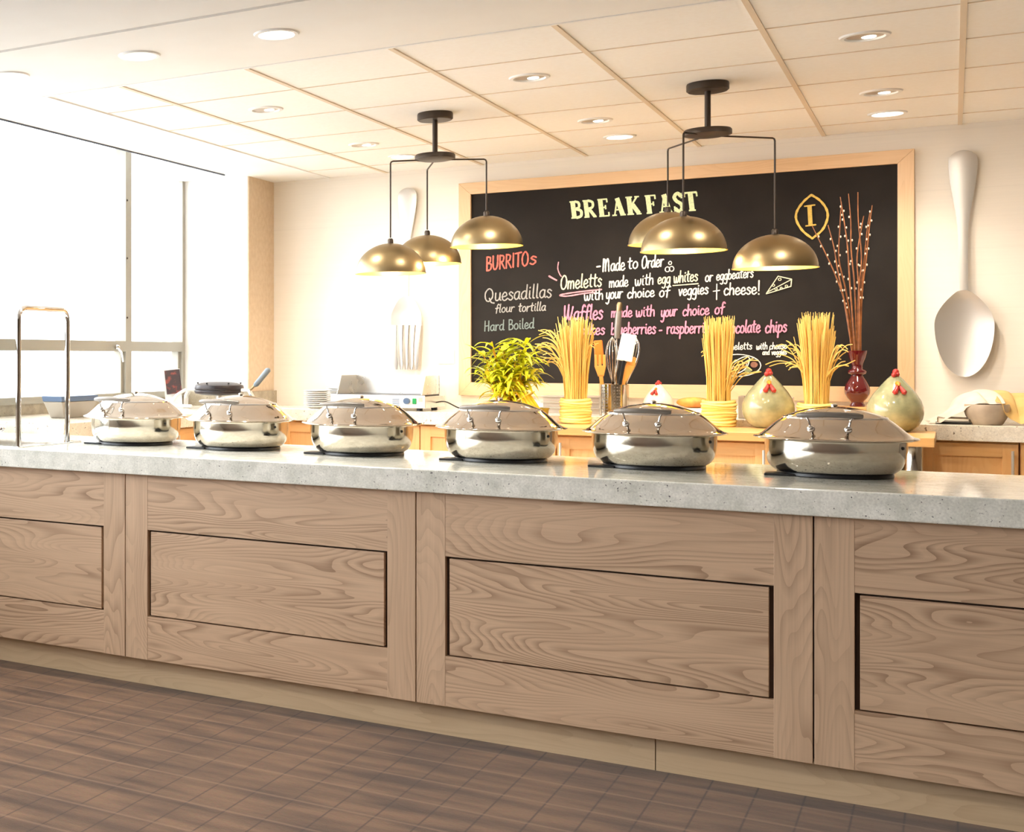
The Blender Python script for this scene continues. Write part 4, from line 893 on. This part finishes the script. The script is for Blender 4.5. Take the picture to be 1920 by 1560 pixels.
# ------------------------------------------------------------------ leafy plant in an olive dish, bundle of stalks
d = thing('olive_dish', 'long olive green dish holding the leafy plant', 'planter', (-1.99, 7.40, WT))
pr = [(0, 0), (.13, 0), (.150, .012), (.165, .05), (.17, .075), (.174, .082), (.165, .080), (.155, .05), (0, .04)]
dm = MB().lathe(pr, 44)
for i, (x, y, z) in enumerate(dm.v): dm.v[i] = (x, y * .55, z)
dm.build('dish_body', 'dish', d, smooth=True)
random.seed(31)
pl = thing('leafy_plant', 'bushy yellow-green bamboo-leaved plant with orange canes', 'plant', (-2.01, 7.40, WT + .041))
st = MB(); lf = MB(); lp = MB()
def blade(mb, p, az, ln, wd, up, droop, k=7):
    d_ = Vector((math.cos(az), math.sin(az), 0)); s_ = Vector((-math.sin(az), math.cos(az), 0)); p = Vector(p); vs = []
    for i in range(k + 1):
        t_ = i / k; w = wd * (math.sin(PI * min(1, t_ ** .7 * .98 + .02))) ** .9 * .5
        q = p + d_ * (ln * t_ * (1 - .15 * t_)) + Vector((0, 0, ln * (up * t_ - droop * t_ * t_)))
        vs += [q + s_ * w + Vector((0, 0, w * .35)), q, q - s_ * w + Vector((0, 0, w * .35))]
    fs = []
    for i in range(k):
        a = i * 3; fs += [(a, a + 1, a + 4, a + 3), (a + 1, a + 2, a + 5, a + 4)]
    mb.add(vs, fs)
for i in range(30):
    a = random.uniform(0, 2 * PI); q = random.uniform(0, .055); bx_, by_ = q * math.cos(a) - .03, q * math.sin(a) * .6
    lx_ = random.uniform(-.14, .13) ; ly_ = random.uniform(-.06, .08); h_ = random.uniform(.20, .44) * (1 - abs(lx_) * 1.2)
    P = crom([(bx_, by_, 0), (bx_ + lx_ * .25, by_ + ly_ * .25, h_ * .45), (bx_ + lx_ * .8 - .02, by_ + ly_, h_)], 5)
    st.tube(P, [.0065 - .004 * k / len(P) for k in range(len(P))], 6)
    for k in range(random.randint(7, 10)):
        u = random.uniform(.38, 1.0); pp = P[int(u * (len(P) - 1))]; az = random.uniform(0, 2 * PI)
        blade(lp if random.random() < .07 else lf, pp, az, random.uniform(.11, .21), random.uniform(.020, .032), random.uniform(.35, 1.1), random.uniform(.35, .9))
for i in range(90):
    az = random.uniform(0, 2 * PI); blade(lf, (random.uniform(-.08, .10), random.uniform(-.05, .05), random.uniform(.13, .40)), az, random.uniform(.10, .20), .026, random.uniform(.3, .9), random.uniform(.4, .9))
st.build('canes', 'leafstem', pl, smooth=True); lf.build('leaves', 'leaf', pl, smooth=True, fix=False); lp.build('pale_leaves', 'leafpale', pl, smooth=True, fix=False)
bd = thing('stalk_bundle', 'bundle of bright yellow stalks leaning out of the olive dish', 'stalk bundle', (-1.90, 7.38, WT + .058))
random.seed(5)
for i in range(9):
    x = (i % 3) * .020 - .02 ; y = (i // 3) * .020 - .03
    MB().tube([(x + .02, y, .0), (x - .085, y + .01, .15), (x - .115, y + .01, .20)], [.010, .0095, .008], 8).build('stalk', 'stalk', bd, smooth=True)
MB().tube([(-.04 + .047 * math.cos(u), -.005 + .047 * math.sin(u), .085 + .03 * math.cos(u)) for u in [2 * PI * k / 20 for k in range(21)]], .004, 6, caps=False).build('tie', 'strawband', bd, smooth=True)

# ------------------------------------------------------------------ small things along the wall
bl = MB(); bl.ball((0, 0, .030), .06, 24, 1.5, .7, .5)
tag(bl.build('bread_loaf', 'bread', None, (-1.165, 7.86, GT + 0.05), smooth=True), 'golden loaf on a white box left of the middle straw sheaf', 'bread')
tag(MB().box(-1.27, -1.06, 7.79, 7.94, GT, GT + .05).build('pale_carton', 'boxw', bevel=.003), 'low white carton under the golden loaf, behind the fifth chafing dish', 'carton')
tag(MB().box(-.91, -.70, 7.80, 8.0, GT, GT + .115).build('pale_carton', 'boxw', bevel=.003), 'white carton behind the celadon hen between the straw sheaves', 'carton')
tag(MB().box(-.945, -.915, 7.82, 7.98, GT, GT + .120).build('grey_tin', 'boxg', bevel=.003), 'narrow grey-brown tin beside the middle straw sheaf', 'tin')
for k in range(3):
    z = GT + k * .034
    tr = MB(); tr.box(-1.99, -1.62 - .0, 7.95, 8.15, z, z + .026); tr.box(-2.0, -1.61, 7.94, 8.16, z + .026, z + .034)
    tag(tr.build('grey_tray', 'tray', bevel=.002), ['bottom grey tray of the stack behind the first straw sheaf', 'middle grey tray of the stack behind the first straw sheaf', 'top grey tray of the stack behind the first straw sheaf'][k], 'tray', 'stacked grey trays')

# ------------------------------------------------------------------ griddle
g = thing('griddle', 'electric countertop griddle with steel splash guard and green switch', 'griddle', (-2.925, 7.72, GT))
gw = .61 / 2
for x in (-gw + .05, gw - .05):
    for y in (.05, .32): MB().lathe([(0, 0), (.02, 0), (.018, .018), (0, .018)], 14, (x, y, 0)).build('foot', 'black', g)
MB().box(-gw, gw, .006, .38, .018, .088).build('housing', 'griddle', g, bevel=.003)
fp = MB().box(-gw + .002, gw - .002, 0, .006, .020, .096).build('control_panel', 'griddlep', g, bevel=.002)
vt = MB()
for k in range(5): vt.box(.10, .145, -.0012, 0, .034 + k * .009, .038 + k * .009)
vt.build('vent', 'blued', fp)
kn = MB(); kn.tube([(.195, -.022, .062), (.195, 0, .062)], .019, 20); kn.build('knob', 'blued', fp, smooth=True)
MB().box(.228, .252, -.006, 0, .044, .078).build('switch', 'green', fp, bevel=.002)
MB().box(.265, .29, -.0012, 0, .058, .084).build('rating_plate', 'tray', fp)
MB().box(-gw + .03, gw - .03, .03, .35, .088, .098).build('cooking_plate', 'blackm', g, bevel=.002)
MB().prism([(-gw + .03, .088), (gw - .03, .088), (gw - .03, .215), (-gw + .03, .215)], .352, .358).build('splash_back', 'griddle', g)
for x, nm in ((-gw + .03, 'a'), (gw - .036, 'b')):
    MB().prism([(.03, .098), (.358, .098), (.358, .215), (.10, .215)], x, x + .006, 'X').build('splash_side', 'griddle', g)
cd = MB().tube(crom([(gw, .20, .05), (gw + .06, .20, .055), (gw + .13, .22, .02), (gw + .18, .26, .010), (gw + .24, .30, .010)], 6), .004, 8); cd.build('power_cord', 'black', g, smooth=True)

# ------------------------------------------------------------------ plates in two stacks
PW = bpy.data.meshes.new('plate')
pm_ = MB().lathe([(0, 0), (.045, 0), (.048, .004), (.075, .014), (.084, .0155), (.084, .0185), (.074, .0185), (.046, .0085), (0, .0075)], 40)
first = None
ORD = ['topmost', 'second from the top', 'third from the top', 'fourth from the top', 'fifth from the top', 'sixth from the top', 'seventh from the top', 'eighth from the top', 'ninth from the top', 'tenth from the top']
for (px, py, n, nm) in ((-3.345, 7.78, 9, 'front plate stack by the griddle'), (-3.28, 7.99, 10, 'rear plate stack by the griddle')):
    for k in range(n):
        z = GT + .0125 * k + (.0 if k == 0 else 0)
        lab = 'small white plate, %s of the %s' % (ORD[n - 1 - k], nm)
        if first is None:
            first = tag(pm_.build('plate', 'plate', None, (px, py, z), smooth=True), lab, 'plate', 'white plates in two stacks')
        else:
            o = first.copy(); COL.objects.link(o); o.location = (px, py, z); o['label'] = lab

# ------------------------------------------------------------------ waffle iron, card, bin on the window worktop
w = thing('waffle_iron', 'black rotary waffle iron with raised grey handle in the window corner', 'waffle iron', (-3.86, 7.42, GT)); w.scale = (1.14, 1.14, 1.0)
MB().lathe([(0, 0), (.10, 0), (.10, .012), (.03, .022), (.022, .03), (.022, .085), (0, .085)], 28).build('pedestal', 'griddle', w, smooth=True)
MB().lathe([(0, .085), (.10, .087), (.135, .097), (.140, .112), (.138, .118), (0, .118)], 40).build('lower_plate', 'iron', w, smooth=True)
MB().lathe([(0, .121), (.138, .121), (.140, .127), (.135, .150), (.10, .165), (.05, .172), (0, .173)], 40).build('upper_plate', 'iron', w, smooth=True)
b = MB()
for a in range(6): b.ball((.12 * math.cos(a * PI / 3 + .4), .12 * math.sin(a * PI / 3 + .4), .163), .006, 8)
b.build('bolt', 'blackm', w, smooth=True)
cr = MB(); cr.tube([(-.14, 0, .118), (-.19, .0, .118), (-.21, 0, .08), (-.215, 0, .0)], .014, 10); cr.build('cradle', 'griddle', w, smooth=True); cr = MB(); cr.tube([(.14, 0, .118), (.185, 0, .118), (.21, 0, .07), (.215, 0, .0)], .014, 10); cr.build('cradle', 'griddle', w, smooth=True)
hn = MB(); hn.tube([(.19, 0, .120), (.225, -.01, .150)], .007, 8); nd = hn.build('handle_rod', 'brass', w, smooth=True)
MB().tube([(.225, -.01, .148), (.235, -.012, .158), (.315, -.03, .250), (.322, -.032, .258)], [.010, .016, .017, .008], 14).build('handle_grip', 'greyplastic', w, smooth=True)
MB().tube([(.20, -.02, .09), (.24, -.04, .045), (.245, -.04, .04)], [.009, .012, .006], 10).build('lower_grip', 'greyplastic', w, smooth=True)
MB().tube(crom([(-.20, -.02, .12), (-.24, -.06, .08), (-.25, -.09, .03), (-.20, -.12, .018), (-.1, -.14, .018)], 6), .010, 8).build('cable', 'white', w, smooth=True)
cd_ = thing('menu_card', 'tilted white card holder with a printed picture beside the waffle iron', 'card holder', (-4.19, 7.42, GT), R(28))
m = MB(); m.box(-.06, .06, -.05, .05, 0, .006); m.build('base', 'white', cd_)
m = MB(); leanbox(m, (0, .0, .006), (-.02, .03, .25), .11, .11, .006); m.build('holder', 'white', cd_)
m = MB(); leanbox(m, (.002, -.006, .09), (-.016, .021, .245), .10, .10, .003); m.build('picture', 'card', cd_)
bn = thing('steel_bin', 'tapered steel food bin with dark rim by the window, behind the first chafing dish', 'bin', (-3.96, 5.86, GT))
def taper(mb, hx0, hy0, hx1, hy1, z0, z1):
    mb.add([(-hx0, -hy0, z0), (hx0, -hy0, z0), (hx0, hy0, z0), (-hx0, hy0, z0), (-hx1, -hy1, z1), (hx1, -hy1, z1), (hx1, hy1, z1), (-hx1, hy1, z1)], [(0, 3, 2, 1), (0, 1, 5, 4), (1, 2, 6, 5), (2, 3, 7, 6), (3, 0, 4, 7), (4, 5, 6, 7)])
m = MB(); taper(m, .045, .125, .062, .172, 0, .090); m.build('body', 'binm', bn, bevel=.004)
m = MB(); taper(m, .063, .174, .067, .182, .0905, .120); m.build('rim', 'blued', bn, bevel=.004)
for k in range(4):
    pr = MB().lathe([(0, 0), (.05, 0), (.08, .012), (.082, .015), (.074, .015), (.045, .006), (0, .006)], 32)
    tag(pr.build('saucer', 'plate', None, (-3.95, 6.72, GT + .0105 * k), smooth=True), ['bottom', 'third', 'second', 'top'][k] + ' white saucer of the low stack on the window worktop', 'saucer', 'white saucers under the window')

# ------------------------------------------------------------------ draped bowl at the right
bw = MB().lathe([(0, 0), (.060, 0), (.066, .006), (.086, .045), (.094, .075), (.090, .100), (.084, .1), (.08, .06), (0, .02)], 40)
tag(bw.build('stone_bowl', 'bowl', None, (.137, 7.80, GT), smooth=True), 'stone coloured bowl half covered by cloths on the right worktop', 'bowl')
pn = thing('griddle_pan', 'dark low pan with thin racks under the draped cloth', 'pan', (.02, 7.86, GT))
MB().box(-.09, .055, -.10, .12, 0, .010).build('pan_base', 'black', pn, bevel=.002)
m = MB()
for k in range(4): m.tube([(-.08, -.09 + k * .05, .030), (.05, -.09 + k * .05, .026)], .003, 6)
for x in (-.08, .05): m.tube([(x, -.095, .010), (x, -.095, .030), (x, .07, .030)], .003, 6)
m.build('rack', 'steel', pn)
def cloth(name, label, mat, prof, y0, y1, ph):
    """prof: (x, z near the front, z at the back)"""
    m = MB(); n = len(prof); ny = 12; vs = []; fs = []
    for j in range(ny + 1):
        v_ = j / ny
        for i, (x, zf, zb) in enumerate(prof):
            z = zf + (zb - zf) * math.sin(v_ * PI / 2) + .004 * math.sin(x * 70 + v_ * 5 + ph)
            vs.append((x + .012 * math.sin(v_ * 4 + i), y0 + (y1 - y0) * v_ + .008 * math.sin(i * .9 + ph), max(z, GT + .004)))
    for j in range(ny):
        for i in range(n - 1):
            a = j * n + i; fs.append((a, a + 1, a + n + 1, a + n))
    m.add(vs, fs); o = m.build(name, mat, None, smooth=True, solid=.003); md = o.modifiers.new('soft', 'SUBSURF'); md.levels = 1; md.render_levels = 2
    return tag(o, label, 'cloth')
cloth('draped_cloth', 'cream cloth draped from the worktop up over the stone bowl', 'cloth1', crom([(-.105, GT + .004, GT + .004), (-.05, GT + .004, 1.005), (.0, GT + .040, 1.065), (.045, GT + .070, 1.11), (.085, GT + .098, 1.13), (.13, GT + .106, 1.132), (.175, GT + .104, 1.125), (.20, GT + .102, 1.12)], 3), 7.74, 8.06, 0)
cloth('draped_cloth', 'yellow cloth hanging right of the stone bowl at the photo edge', 'cloth2', crom([(.165, GT + .112, 1.128), (.20, GT + .09, 1.128), (.235, GT + .03, 1.122), (.265, GT + .004, 1.118), (.33, GT + .03, 1.11), (.42, GT + .004, 1.08), (.48, GT + .004, 1.0)], 3), 7.73, 8.06, 2)
